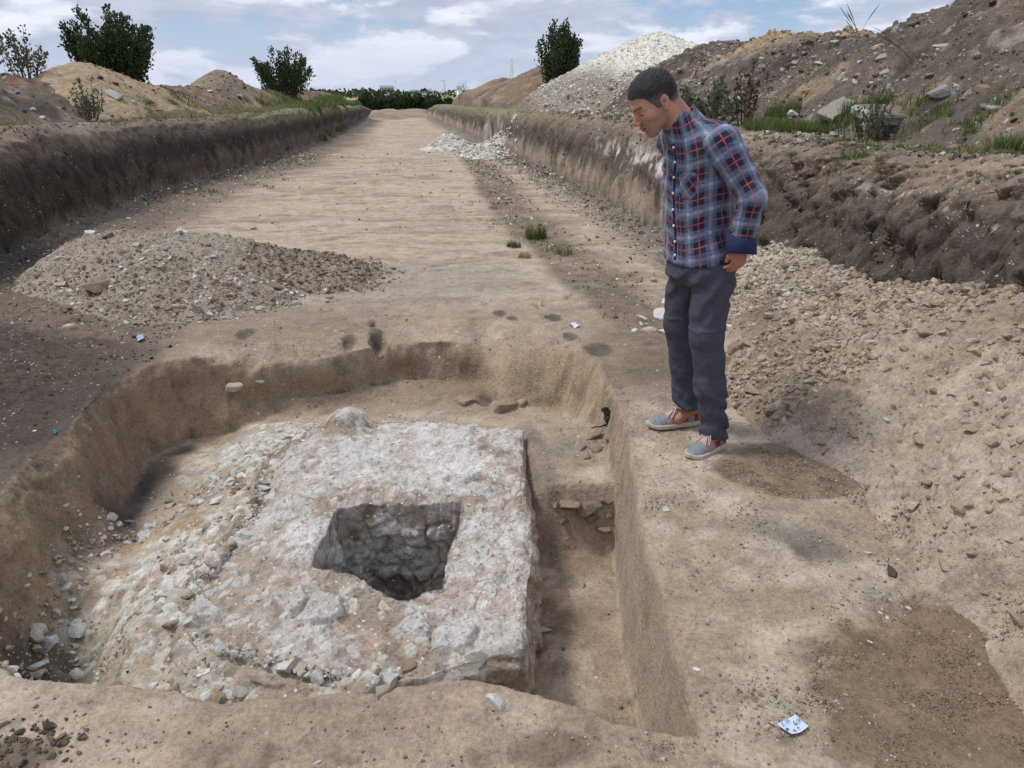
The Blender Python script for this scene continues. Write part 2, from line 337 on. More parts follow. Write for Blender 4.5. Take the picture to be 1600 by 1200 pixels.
def ground():
    xs = axis([(-2500, -60, 250, 14), (-60, -9, 14, .35), (-9, -5, .35, .04), (-5, -2.15, .02, .012), (-2.15, 1.4, .0088, .0088), (1.4, 3.9, .012, .016), (3.9, 9, .02, .35), (9, 60, .35, 14), (60, 2500, 14, 250)])
    ys = axis([(-3, 1.2, .12, .02), (1.2, 5.9, .0088, .0095), (5.9, 12, .0095, .034), (12, 30, .034, .12), (30, 75, .12, 1.2), (75, 600, 1.2, 40), (600, 3800, 40, 400)])
    A, B = np.meshgrid(xs, ys)
    # mesh lines are bent so that they run along the cut edges of the pit and of the trench
    rim = np.interp(B, [1.5, 1.85, 2.05, 2.63, 3.02, 3.55, 4.0, 4.5, 5.05], [.72, .775, .81, .89, .98, 1.08, 1.15, 1.2, 1.16]) - .95
    X = A + rim * sst(-.3, .6, A) * sst(2.2, 1.3, A)
    nr = np.interp(A, [-1.76, -1.24, -.78, -.59, -.13, .1, .35, .5, .95], [2.22, 1.97, 1.86, 1.78, 1.76, 1.76, 1.64, 1.56, 1.50]) - 1.75
    Y = B + nr * sst(1.15, 1.6, B) * sst(2.7, 1.9, B) * sst(1.5, 1.0, A) * sst(-3.2, -2.0, A)
    Z, zt, dl, dr = height(X, Y)
    near = Y < 75
    up = sst(.6, 1, zt)
    # fine relief
    n1 = fbm(X, Y, 0, 14, 4, 51); n2 = fbm(X, Y, 0, 45, 2, 52)
    darkleft = sst(-1.75, -2.2, X + .3 * fbm(X, Y, 0, 1.5, 3, 60)) * sst(8.3, 6.8, Y) 
    clods = np.clip(worley(X, Y, 16, 71)[0], 0, 1)
    rr_ = sst(2.6, 2.9, X) * sst(9, 6.5, Y) * sst(3.9, 3.5, X); w1_, w2_, _i = worley(X + .06 * n1, Y + Z * .8, 7, 72); w3_, w4_, _j = worley(X, Y + Z * 1.1, 19, 73)
    Z = Z + near * ((n1 * .007 + n2 * .0034) * (1 + 2.2 * up + 2 * darkleft) + .012 * fbm(X, Y, 0, 3.2, 4, 53) * sst(5.4, 6, Y))
    Z = Z + near * (.012 * (.5 - clods)) * (darkleft + up * .8)
    Xd, Yd, Zd, k, st = warp_normal(X, Y, Z, .085, 4.5, 81, amp2=.02, f2=28.)
    inpit = sdpoly(X, Y, PIT)
    # the pit's walls were cut with a spade: keep them flatter
    cut = ((inpit > -.15) & (Y < 5.9)).astype(float) * lerp(.45, .85, sst(.4, .6, X))
    rough_r = sst(2.4, 2.7, X) * sst(8.5, 6.5, Y)
    g = (1 + .5 * rough_r)
    X2 = lerp(X, X + (Xd - X) * g, 1 - cut); Y2 = lerp(Y, Y + (Yd - Y) * g, 1 - cut); Z2 = lerp(Z, Z + (Zd - Z) * g, 1 - cut)
    q1, q2, q3 = worley(Y + .05 * n1, Z2 + .04 * n2, 5.5, 74); q4, q5, q6 = worley(Y, Z2, 15, 75); q7, q8, q9 = worley(Y, Z2, 34, 76); fac = sst(.02, .2, zt) * sst(1.0, .93, zt) * (Y < 45)
    X2 = X2 - np.sign(X) * fac * np.where(X > 0, lerp(.35, 1., rr_), .75) * (sst(0, .4, q2) * .085 * q3 + sst(0, .35, q5) * .045 * q6 + sst(0, .35, q8) * .018 * q9)
    # ---- colour of the earth, with some shade painted in
    nA = fbm(X, Y, 0, 1.3, 5, 90); nB = fbm(X, Y, 0, 6, 5, 91); nC = fbm(X, Y, Z, 22, 3, 92)
    c = np.broadcast_to(TAN, X.shape + (3,)).copy(); chip = np.full(X.shape, .06)
    c = mixc(c, BROWN, sst(-.25, .55, nB * .7 + nA * .5) * .5)
    c = mixc(c, TAN_L, sst(.0, .6, -nB * .8 - nA * .5) * .7)
    # long trowel / machine scrape marks over the trench floor
    sc = fbm(X + .3 * fbm(X, Y, 0, 1.1, 3, 94), Y + .5 * fbm(X, Y, 0, .9, 3, 96), 0, (1.7, 5.5, 1), 5, 93); floor = (1 - sst(.02, .1, zt)) * sst(5.6, 6.2, Y)
    c = mixc(c, BROWN * 1.15, floor * sst(.0, .5, sc + .5 * nB + .3 * nA) * .6); c = mixc(c, TAN_L, floor * sst(.05, -.35, sc * .6 - .6 * nB - .3 * nA) * .6)
    # strip of darker gravelly earth along the middle-right of the trench floor
    px = np.interp(Y, [3.0, 4.5, 6.0, 10.4, 17.7, 30, 60], [1.55, 1.45, 1.35, 1.15, 1.35, 1.25, 1.0]) + .12 * nA
    strip = sst(-.06, .12, X - px) * sst(.95, .45, X - px) * sst(25, 16, Y) * sst(3.4, 4.2, Y)
    c = mixc(c, DKBR, strip * (.75 + .4 * nB)); chip = chip + strip * .35
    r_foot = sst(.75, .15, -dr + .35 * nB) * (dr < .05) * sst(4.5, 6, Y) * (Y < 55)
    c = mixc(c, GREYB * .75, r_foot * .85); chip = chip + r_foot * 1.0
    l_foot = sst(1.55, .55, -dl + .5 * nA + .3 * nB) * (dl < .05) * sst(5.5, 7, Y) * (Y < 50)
    c = mixc(c, DARK * 1.15, l_foot * .92); chip = chip + l_foot * .25  # loose dark soil, with the left wall's shadow painted into the same band
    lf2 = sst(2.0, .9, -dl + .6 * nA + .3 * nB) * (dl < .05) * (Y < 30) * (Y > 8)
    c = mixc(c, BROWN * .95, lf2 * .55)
    # dark crumbly ground left of the pit, deepened with the wall's shade as colour
    for (qx, qy, rx, ry, k_, cc) in ((60, 560, .75, .8, 1., DARK), (100, 640, .42, .45, 1., DARK), (20, 450, 1.1, 1.6, 1., DARK * .9), (40, 720, .35, .35, .9, DARK), (130, 570, .45, .35, .8, DKBR)):
        c = mixc(c, cc * 1.15, blob(X, Y, qx, qy, rx, ry, 0, nz=.35 * nB + .3 * nA) * k_ * .92); 
    dk = sst(-1.72, -2.15, X - .10 * (Y - 4) + .35 * nA + .25 * nB) * sst(6.9, 5.6, Y + .8 * nA - .35 * (X + 2.5)) * (dl < .1)
    c = mixc(c, np.array([.078, .062, .051]), dk * (.85 + .3 * nB)); chip = chip + dk * .25  # shade on this side painted in by a darker soil colour
    dk2 = sst(-2.5, -3.3, X + .4 * nA) * sst(9.5, 8.2, Y) * (dl < .1); c = mixc(c, DARK * .95, dk2 * .9)
    chip = chip + darkleft * .15
    # gravelly grey dirt in front of the left heap
    b_ = blob(X, Y, 330, 505, 1.3, .5, nz=.4 * nB); c = mixc(c, BROWN * 1.05, b_ * .7); chip = chip + b_ * .6
    b_ = blob(X, Y, 640, 440, 1.1, .9, nz=.5 * nB); c = mixc(c, GREYB * 1.3, b_ * .5); chip = chip + b_ * .25
    b_ = blob(X, Y, 160, 470, .9, .9, nz=.4 * nB); c = mixc(c, BROWN * .9, b_ * .75); chip = chip + b_ * .3
    # damp / filled patches on the right
    b_ = blob(X, Y, 1238, 735, .34, .27, soft=.08, nz=.10 * nB); c = mixc(c, np.array([.205, .148, .10]), b_); chip = chip * (1 - b_)
    b_ = 0 
    b_ = blob(X, Y, 1010, 560, .35, .75, nz=.3 * nB); c = mixc(c, BROWN * .95, b_ * .75)
    b_ = blob(X, Y, 1070, 600, .5, .55, nz=.3 * nB); c = mixc(c, BROWN * .8, b_ * .75)
    b_ = blob(X, Y, 1250, 850, .12, .22, ang=.6, soft=.5, nz=.3 * nB); c = mixc(c, GREYB * .85, b_ * .8)
    b_ = blob(X, Y, 1370, 935, .16, .10, ang=-.5, soft=.5, nz=.3 * nB); c = mixc(c, GREYB * .7, b_ * .85); chip = chip + b_ * .8
    b_ = blob(X, Y, 1300, 900, .10, .3, ang=.75, soft=.6, nz=.3 * nB); c = mixc(c, BROWN * .9, b_ * .5)
    b_ = blob(X, Y, 930, 545, .10, .14, soft=.3, nz=.3 * nB); c = mixc(c, DARK * 1.2, b_ * .8)
    # near ledge: light trodden loam with crumbs
    nl = sst(1.75, 1.55, Y) * sst(-2.2, -1.6, X); c = mixc(c, TAN * .92, nl * .5); c = mixc(c, DKBR, nl * sst(.15, .6, nC + nB) * .6)
    b_ = blob(X, Y, 10, 1190, .10, .06, nz=.5 * nB + .3 * nC); c = mixc(c, DKBR, b_ * .9)
    b_ = blob(X, Y, 870, 1170, .12, .06, nz=.4 * nB); c = mixc(c, DKBR, b_ * .7)
    # pale patches of the cut loam on the right ledge
    pl = sst(.7, .9, X) * sst(1.6, 1.35, X - .12 * Y) * sst(4.2, 3.6, Y); c = mixc(c, TAN_L, pl * sst(-.3, .3, -nB - nA * .5) * .7)
    b_ = blob(X, Y, 1238, 735, .33, .26, soft=.16, nz=.26 * nB + .15 * nC); c = mixc(c, np.array([.215, .158, .11]), b_ * .9)
    b_ = blob(X, Y, 1610, 1105, .62, .46, soft=.16, nz=.28 * nB + .12 * nA + .15 * nC); c = mixc(c, np.array([.20, .145, .099]) * (1 + .2 * nC[..., None]), b_ * .95)
    # ---- pit
    ip = sst(-.05, .05, inpit); fl = sst(.1, .3, inpit)
    wall = ip * sst(.12, .45, st)
    c = mixc(c, TAN * np.array([.97, .93, .86]), wall * .8)
    strk = fbm(X, Y, Z, (12, 12, 2.2), 4, 95)
    c = mixc(c, BROWN, wall * sst(.0, .5, strk) * .8)
    wl = sst(-1.0, -1.3, X) * wall; c = mixc(c, BROWN * np.array([1.0, .92, .8]), wl * .55); c = mixc(c, DARK, wl * sst(.35, .6, nA + nB * .5) * .6)  # left wall: shaded side painted browner, plus dark soil patches
    br_ = sst(4.75, 5.05, Y) * ip * sst(-1.3, -1.1, X) * sst(.62, .4, X) * sst(-.12, -.28, Z) * sst(-.47, -.40, Z); c = mixc(c, BROWN * np.array([1.0, .93, .8]), br_ * .8)  # shade on the lower back wall, painted as a browner band
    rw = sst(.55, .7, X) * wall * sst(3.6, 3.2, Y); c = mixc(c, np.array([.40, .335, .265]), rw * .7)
    for (px_, py_, r_) in ((588, 534, .05), (545, 545, .05), (890, 548, .05), (800, 520, .04), (755, 560, .05), (385, 545, .07), (865, 520, .06), (780, 513, .05)):
        b_ = blob(X, Y, px_, py_, r_, r_ * 1.5, -.12, soft=.3, nz=.4 * nC); c = mixc(c, DARK * 1.3, b_ * .85)
    # floor tints
    c = mixc(c, OCHRE, fl * blob(X, Y, 370, 590, .5, .25, -.4, nz=.5 * nB) * .6)
    c = mixc(c, OCHRE, fl * blob(X, Y, 300, 830, .4, .2, -.4, nz=.5 * nB) * .5)
    for (qx, qy, rx, ry) in ((235, 720, .13, .22), (180, 800, .10, .15), (270, 690, .12, .08), (90, 1030, .2, .12), (160, 985, .25, .06), (200, 745, .12, .2)):
        c = mixc(c, DARK, fl * blob(X, Y, qx, qy, rx, ry, -.45, nz=.5 * nB) * .95)
    b_ = blob(X, Y, 560, 625, .7, .25, -.42, nz=.5 * nB) * fl; c = mixc(c, TAN * .9, b_ * .5); chip = chip + b_ * .5
    b_ = blob(X, Y, 840, 790, .06, .5, -.6, nz=.5 * nB) * fl; c = mixc(c, GREYB, b_ * .6)  # shadow the masonry casts into the gap, painted on the floor
    gp = fl * sst(.4, .5, X) * sst(3.3, 3.2, Y); c = mixc(c, TAN_L, gp * sst(.05, -.25, nB + nC * .3) * .8); c = mixc(c, BROWN * .9, gp * sst(.05, .3, nB + nC * .3) * .75)
    b_ = blob(X, Y, 900, 700, .22, .16, -.27, nz=.5 * nB) * fl; c = mixc(c, GREYB, b_ * .6); chip = chip + b_ * .5
    rb = sst(.5, .05, -sdpoly(X, Y, BLOCK)) * sst(.3, .15, X) * fl
    rb = np.maximum(rb * .55, np.maximum(blob(X, Y, 330, 900, .55, .5, -.4, nz=.4 * nB), np.maximum(blob(X, Y, 430, 690, .45, .35, -.38, nz=.4 * nB), blob(X, Y, 330, 1020, .5, .25, -.5, nz=.4 * nB) * .7)) * fl)
    w1, w2, wi = worley(X + .02 * nC, Y + .02 * nB, 17, 140)
    pale = rb * sst(.0, .4, nB + nC * .6 + .25) 
    c = mixc(c, np.array([.56, .53, .46]), pale * .85); c = mixc(c, CHALK, rb * (wi > .62) * sst(.04, .12, w2) * .75); chip = chip + rb * 1.1
    Z2 = Z2 + rb * (wi > .4) * sst(0, .25, w2) * .022 * wi
    c = mixc(c, OCHRE * .9, rb * sst(.2, .6, nA - nB) * .6)
    # ---- trench walls
    tw = sst(.03, .1, zt) * (1 - sst(.97, 1.0, zt)) * (Y < 62)
    stk = fbm(X, Y, Z, (5, 7, .9), 4, 97) ; hf = Z / np.maximum(shelf(Y), .3)
    lowc = np.where((X < 0)[..., None], BROWN * np.array([.62, .62, .66]) * (1 - .35 * sst(14, 8, Y))[..., None] if False else np.broadcast_to(BROWN * np.array([.66, .66, .70]), X.shape + (3,)) * (1 - .5 * sst(20, 9, Y))[..., None], np.array([.325, .255, .195]))  # left wall's shade painted into its colour, deeper towards the near end
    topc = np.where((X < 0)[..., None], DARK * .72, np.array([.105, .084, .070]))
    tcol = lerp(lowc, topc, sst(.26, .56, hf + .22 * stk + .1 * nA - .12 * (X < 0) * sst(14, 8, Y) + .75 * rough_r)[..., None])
    tcol = mixc(tcol, tcol * .55, sst(.1, .5, stk) * .55); tcol = mixc(tcol, tcol * 1.35, sst(-.1, -.5, stk) * .5)
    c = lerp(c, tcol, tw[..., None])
    ck = sst(2.5, 2.8, X) * tw * sst(7.8, 8.6, Y) * sst(14.5, 11, Y) * sst(.17, .05, np.abs(Z - (.78 + .012 * (Y - 9)) + .10 * nA + .08 * nB)) * sst(-.05, .2, stk * .5 + nB * 1.1 + nC * .6 + .06 * (11 - Y))
    c = mixc(c, CHALK * 1.05, ck * sst(-.35, .1, fbm(X, Y, Z, 16, 4, 98)) * .95)
    ck = sst(2.0, 2.2, X) * tw * np.exp(-((Y - 23.9) / .8) ** 2) * sst(-.3, .2, nB + nC); c = mixc(c, CHALK, ck * .8)
    ck = sst(2.5, 2.8, X) * tw * sst(3.0, 3.6, Y) * sst(6.2, 5.2, Y) * sst(.05, .01, np.abs(Z - (.98 - .05 * (5 - Y)) + .05 * nA)) * sst(.1, .3, nB + nC); c = mixc(c, CHALK, ck * .9)
    chip = chip + tw * (.22 + .3 * (X > 2))
    # ---- shelf: pale dusty earth, weeds and rubble
    c = mixc(c, np.array([.215, .168, .128]), up * (Y < 60)); c = mixc(c, DKBR, up * sst(.0, .45, nB + .6 * nA) * .8 * (Y < 60)); c = mixc(c, TAN * .95, up * sst(.05, .6, -nA) * .6 * (Y < 60)); chip = chip + up * .6 * (Y < 60)
    gr = up * sst(13, 20, Y) * (Y < 70) * sst(0, .4, nB + .3); c = mixc(c, np.array([.16, .17, .07]), gr * .55)
    # far steppe and fields
    far = sst(60, 90, Y); fld = vn(X, Y, 0, (1 / 160., 1 / 70., 1), 121)
    fc = mixc(np.broadcast_to(np.array([.26, .25, .12]), c.shape).copy(), np.array([.10, .14, .06]), sst(-.1, .1, fld)); fc = mixc(fc, np.array([.55, .42, .20]), sst(.25, .3, vn(X, Y, 0, (1 / 220., 1 / 90., 1), 122)) * .9)
    c = lerp(c, fc, far[..., None]); chip = np.clip(chip, 0, 1.6) * (1 - far)
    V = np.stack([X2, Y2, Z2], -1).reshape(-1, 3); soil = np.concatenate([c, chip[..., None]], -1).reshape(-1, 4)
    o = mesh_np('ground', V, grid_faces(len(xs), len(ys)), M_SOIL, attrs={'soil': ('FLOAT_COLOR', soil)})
    tag(o, 'bare excavated earth, a long straight trench with a square pit dug into its tan floor', kind='structure')
ground()
def gz(x, y):
    x = np.atleast_1d(np.asarray(x, float)); y = np.atleast_1d(np.asarray(y, float)); return height(x, y)[0]

# ---------------------------------------------------------------- the masonry foundation with its square shaft
def ray_poly(P, c, th):
    """distance from c to the outline P along angles th"""
    P = np.asarray(P, float) - c; r = np.full(th.shape, 0.)
    dx, dy = np.cos(th), np.sin(th)
    for i in range(len(P)):
        a = P[i - 1]; e = P[i] - a; den = dx * e[1] - dy * e[0]
        with np.errstate(divide='ignore', invalid='ignore'):
            t = (a[0] * e[1] - a[1] * e[0]) / den; s = (a[0] * dy - a[1] * dx) / den
        ok = (s >= -1e-6) & (s <= 1 + 1e-6) & (t > 0) & (np.abs(den) > 1e-9)
        r = np.where(ok, np.maximum(r, t), r)
    return r
def stone_mat():
    m, t, b = base_mat('lime_mortar_masonry')
    P = t.new('ShaderNodeNewGeometry').outputs['Position']; col = attr(t, 'soil')
    g1 = t.noise(P, 14, 7, .68); g2 = t.noise(P, 75, 5, .7); g3 = t.noise(P, 300, 3, .6)
    k = t.m('ADD', t.m('ADD', t.m('MULTIPLY', g1, .6), t.m('MULTIPLY', g2, .7)), t.m('MULTIPLY', g3, .4))
    k = t.m('ADD', t.m('MULTIPLY', t.m('SUBTRACT', k, .85), 1.5), 1.02)
    kk = t.new('ShaderNodeCombineXYZ'); [t.put(kk.inputs[i], k) for i in range(3)]
    c = t.mix(1, col, kk.outputs[0], 'MULTIPLY')
    pits = t.ramp(t.noise(P, 42, 4, .6), .40, .30); c = t.mix(t.m('MULTIPLY', pits, .65), c, (.22, .18, .14, 1))
    vc = t.new('ShaderNodeSeparateColor'); t.put(vc.inputs[0], t.vor(P, 60, 'Color')); vd = t.vor(P, 60)
    chip = t.m('MULTIPLY', t.m('GREATER_THAN', .08, vc.outputs[0]), t.ramp(vd, .5, .3)); c = t.mix(chip, c, (.75, .72, .66, 1))
    chip2 = t.m('MULTIPLY', t.m('GREATER_THAN', vc.outputs[0], .992), t.ramp(vd, .5, .3)); c = t.mix(chip2, c, (.42, .18, .11, 1))
    h = t.m('ADD', t.m('ADD', t.m('MULTIPLY', g1, .02), t.m('MULTIPLY', g2, .012)), t.m('MULTIPLY', t.m('SUBTRACT', 1, pits), .006))
    h = t.m('ADD', h, t.m('MULTIPLY', chip, .003))
    bp = t.new('ShaderNodeBump'); bp.inputs['Strength'].default_value = .9; bp.inputs['Distance'].default_value = 1
    t.put(bp.inputs['Height'], h); t.l.new(bp.outputs[0], b.inputs['Normal']); t.put(b.inputs['Base Color'], c)
    return m
M_STONE = stone_mat()
def foundation():
    NTH = 1000; th = np.linspace(-math.pi, math.pi, NTH, endpoint=False); c0 = np.array([-.12, 2.90])
    cx, cy = np.cos(th) * .5, np.sin(th) * .5
    ri = ray_poly(HOLE, c0, th) * (1 + .045 * fbm(cx, cy, 0, 9, 4, 201) + .02 * fbm(cx, cy, 0, 30, 2, 202))
    ro = ray_poly(BLOCK, c0, th) * (1 + .035 * fbm(cx, cy, 0, 8, 4, 203) + .012 * fbm(cx, cy, 0, 30, 3, 204)) + .01
    ztop = -.235
    t1 = np.linspace(0, 1, 150)[:, None]; t2 = np.linspace(0, 1, 190)[1:, None]; t3 = np.linspace(0, 1, 60)[1:, None]
    r1 = ri[None] * (.90 + .10 * t1 ** 2) + 0 * t1; z1 = lerp(-1.45, ztop, t1) + 0 * r1
    r2 = lerp(ri, ro, t2); z2 = ztop + 0 * r2
    lw = sst(.15, -.35, c0[0] + ro * np.cos(th)) * sst(4.3, 3.6, c0[1] + ro * np.sin(th)); r3 = ro[None] + (.05 + .20 * lw) * t3 ** .8; z3 = lerp(ztop, lerp(-.85, -.60, lw), t3 ** 1.2) + 0 * r3
    r = np.concatenate([r1, r2, r3]); z = np.concatenate([z1, z2, z3]); s = np.concatenate([t1 * 0 + t1, 1 + t2, 2 + t3]) + 0 * r
    X = c0[0] + r * np.cos(th); Y = c0[1] + r * np.sin(th)
    top = (s >= 1) & (s <= 2)
    e = np.minimum(s - 1, 2 - s); edge = np.clip(e / .12, 0, 1)
    # overall lie: sags toward the left-front apron, a lump at the back corner, rounded rims
    sag = sst(-.45, -1.0, X + .2 * (Y - 2.6)) * .035 + sst(2.45, 2.1, Y) * sst(.1, -.5, X) * .04
    lay = fbm(X, Y, 0, 3.2, 4, 210) * .045 + fbm(X, Y, 0, 11, 3, 211) * .022
    w1, w2, wi = worley(X + .03 * fbm(X, Y, 0, 9, 2, 212), Y, 6.5, 213)
    fl_ = .35 + .65 * sst(2.75, 2.35, Y + .4 * X); st_ = (wi > .74) * sst(.0, .22, w2) * .032 * wi * fl_
    v1, v2, vi = worley(X, Y + .02 * fbm(X, Y, 0, 19, 2, 214), 24, 215)
    st2 = sst(0, .3, v2) * (vi - .3) * .011 + .012 * fbm(X, Y, 0, 22, 4, 237)
    z = z + np.where(top, (lay + st_ + st2 - sag), 0) + np.where(s > 2, (lay + st_ - sag) * (3 - s), 0) + np.where(s < 1, (lay + st_ - sag) * s ** 3, 0)
    z = z + top * (.10 * np.exp(-(((X + .40) / .13) ** 2 + ((Y - 4.22) / .12) ** 2) ** 2) - .02 * sst(-.55, -.8, X))
    z = z - .014 * (1 - edge) ** 2 * top
    # rubble courses show on shaft walls and outer faces
    vert = (s < 1) | (s > 2); u = np.broadcast_to(th * .42, z.shape)
    q1, q2, qi = worley(u + .1 * fbm(X, Y, z, 5, 2, 220), z * 1.35 + 3, 9, 221)
    q = sst(0, .35, q2) * .028 * qi + .045 * fbm(X, Y, z, 7, 4, 222) + .014 * fbm(X, Y, z, 26, 3, 223)
    inside = np.where(s < 1, -1., 1.) * q * vert * np.where(s < 1, sst(0, .15, 1 - s) , sst(2, 2.15, s))
    X = X + np.cos(th) * inside; Y = Y + np.sin(th) * inside
    d3 = .010 * fbm(X, Y, z, 30, 3, 224); z = z + d3 * top
    # colour: grey-lilac mortar, pink crushed tile, dusty hollows, pale lime stones
    nA = fbm(X, Y, z, 3, 4, 230); nB = fbm(X, Y, z, 10, 4, 231); nC = fbm(X, Y, z, 30, 3, 232)
    c = np.broadcast_to(np.array([.55, .50, .46]), X.shape + (3,)).copy()
    c = mixc(c, np.array([.66, .63, .60]), sst(-.15, .35, nA + nB * .6) * .9)
    c = mixc(c, np.array([.33, .26, .195]), sst(.08, .45, -nA - nB * .7 - nC * .3) * .8); c = mixc(c, np.array([.27, .215, .165]), top * sst(.12, .35, fbm(X, Y, z, 15, 4, 236)) * .5); c = mixc(c, TAN * .92, top * sst(-.45, -.72, X + .12 * nA + .06 * nB) * .75); c = mixc(c, TAN * .8, top * sst(2.5, 2.2, Y + .25 * nA) * sst(.25, -.2, X) * .5)
    c = mixc(c, np.array([.50, .40, .345]), sst(.1, .5, fbm(X, Y, z, 4, 4, 233)) * .7)
    c = mixc(c, np.array([.52, .33, .25]), sst(.50, .66, fbm(X, Y, z, 7, 4, 234)) * .6)
    c = mixc(c, CHALK, ((vi > .8) & top) * sst(.03, .1, v2) * .6)
    c = mixc(c, np.array([.60, .58, .56]), ((wi > .74) & top) * sst(.0, .1, w2) * .6)
    c = mixc(c, TAN * .85, top * sst(.12, .0, e) * sst(-.2, .3, nB) * .6)
    c = mixc(c, np.array([.36, .285, .21]), (s > 2) * sst(-.2, .3, nA + nB) * .9)
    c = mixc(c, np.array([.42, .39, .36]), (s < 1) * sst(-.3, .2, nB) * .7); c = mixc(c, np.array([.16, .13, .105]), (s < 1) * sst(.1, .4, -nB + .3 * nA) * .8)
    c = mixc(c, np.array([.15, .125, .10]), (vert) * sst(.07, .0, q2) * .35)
    n = X.shape; V = np.stack([X, Y, z], -1).reshape(-1, 3)
    i = np.arange(NTH)[None, :] + np.arange(n[0] - 1)[:, None] * NTH; j = (np.arange(NTH) + 1)[None, :] % NTH + np.arange(n[0] - 1)[:, None] * NTH
    F = np.stack([i, j, j + NTH, i + NTH], -1).reshape(-1, 4)
    # silted floor of the shaft closes the bottom
    V = np.concatenate([V, [[c0[0], c0[1], -1.42]]]); k = len(V) - 1; a = np.arange(NTH); 
    root = empty('masonry_foundation', (0, 0, 0), label='grey lime mortar and rubble foundation block with a square open shaft inside the pit', cat='stone foundation')
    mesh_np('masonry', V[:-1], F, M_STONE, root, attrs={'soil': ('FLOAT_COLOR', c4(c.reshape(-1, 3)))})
    xs = np.linspace(-.7, .4, 60); Xf, Yf = np.meshgrid(xs, np.linspace(2.4, 3.5, 60)); Zf = -1.38 + .04 * fbm(Xf, Yf, 0, 6, 4, 240)
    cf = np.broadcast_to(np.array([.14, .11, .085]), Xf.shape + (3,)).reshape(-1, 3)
    mesh_np('shaft_floor', np.stack([Xf, Yf, Zf], -1).reshape(-1, 3), grid_faces(60, 60), M_STONE, root, attrs={'soil': ('FLOAT_COLOR', c4(cf))})
foundation()

# ---------------------------------------------------------------- heaps of spoil
HEAPS = []
def heap(name, x0, x1, y0, y1, n, zf, cf, mat, label, cat, disp=(.03, 5., .010, 22.), kind=None, cut=.06, seed=300, group=None, clump=()):
    nx, ny = n; X, Y = np.meshgrid(np.linspace(x0, x1, nx), np.linspace(y0, y1, ny))
    Z = zf(X, Y); G = gz(X, Y).reshape(X.shape)
    if x1 > 4 and x0 > 2: Z = Z - 5 * np.maximum(np.interp(Y, RY, RX) + .55 - X, 0)
    if x0 < -6: Z = Z - 5 * np.maximum(X - np.interp(Y, LY, LX) + .55, 0)
    A = disp[0] * fbm(X, Y, 0, disp[1], 4, seed) + disp[2] * fbm(X, Y, 0, disp[3], 3, seed + 1)
    above = np.clip((Z - G) / .15, 0, 1); Z = Z + A * (.3 + .7 * above)
    for fq, am in clump:
        q1, q2, qi = worley(X + .4 / fq * fbm(X, Y, 0, fq * .8, 2, seed + 9), Y, fq, seed + 10); Z = Z + am * (.25 + .75 * above) * sst(0, .45, q2) * qi ** 1.5
    cols = cf(X, Y, Z)
    Xd, Yd, Zd, k, st = warp_normal(X, Y, Z, disp[0] * .8, disp[1] * 1.5, seed + 3)
    F = grid_faces(nx, ny); keep = ((Z - G) > -cut).ravel()[F].any(1)
    F = F[keep]; used = np.zeros(X.size, bool); used[F.ravel()] = True; idx = np.cumsum(used) - 1
    V = np.stack([Xd, Yd, Zd], -1).reshape(-1, 3)[used]
    o = mesh_np(name, V, idx[F], mat, attrs={'soil': ('FLOAT_COLOR', cols.reshape(-1, 4)[used])})
    tag(o, label, cat, group, kind)
    HEAPS.append((x0, x1, y0, y1, X[0], Y[:, 0], Z)); return o
def topz(x, y):
    """height of whatever lies uppermost: ground or a heap"""
    x = np.asarray(x, float); y = np.asarray(y, float); z = gz(x, y).reshape(x.shape)
    z = np.where(sdpoly(x, y, BLOCK) > -.01, np.where(sdpoly(x, y, HOLE) < 0, np.maximum(z, -.26), z), z) if np.any(y < 5) else z
    for x0, x1, y0, y1, ax, ay, Z in HEAPS:
        i = (x - x0) / (x1 - x0) * (len(ax) - 1); j = (y - y0) / (y1 - y0) * (len(ay) - 1)
        ok = (i >= 0) & (j >= 0) & (i < len(ax) - 1) & (j < len(ay) - 1)
        ii = np.clip(i.astype(int), 0, len(ax) - 2); jj = np.clip(j.astype(int), 0, len(ay) - 2); a = i - ii; b = j - jj
        h = (Z[jj, ii] * (1 - a) + Z[jj, ii + 1] * a) * (1 - b) + (Z[jj + 1, ii] * (1 - a) + Z[jj + 1, ii + 1] * a) * b
        z = np.where(ok, np.maximum(z, h), z)
    return z
def ell(x, y, cx, cy, rx, ry, h, p=1.35, ang=0):
    dx, dy = x - cx, y - cy; c, s = math.cos(ang), math.sin(ang); d = np.hypot((dx * c + dy * s) / rx, (-dx * s + dy * c) / ry)
    return h * (1 - np.clip(d, 0, 3) ** p)
def cc(X, base, *layers, chip=.2):
    c = np.broadcast_to(np.asarray(base, float), X.shape + (3,)).copy(); ch = np.zeros(X.shape) + chip
    for col, m, dc in layers: c = mixc(c, np.asarray(col), m); ch = ch + np.clip(m, 0, 1) * dc
    return np.concatenate([c, ch[..., None]], -1)
def smax(a, b, k=.08):
    h = np.clip(.5 + .5 * (a - b) / k, 0, 1); return b + (a - b) * h + k * h * (1 - h)

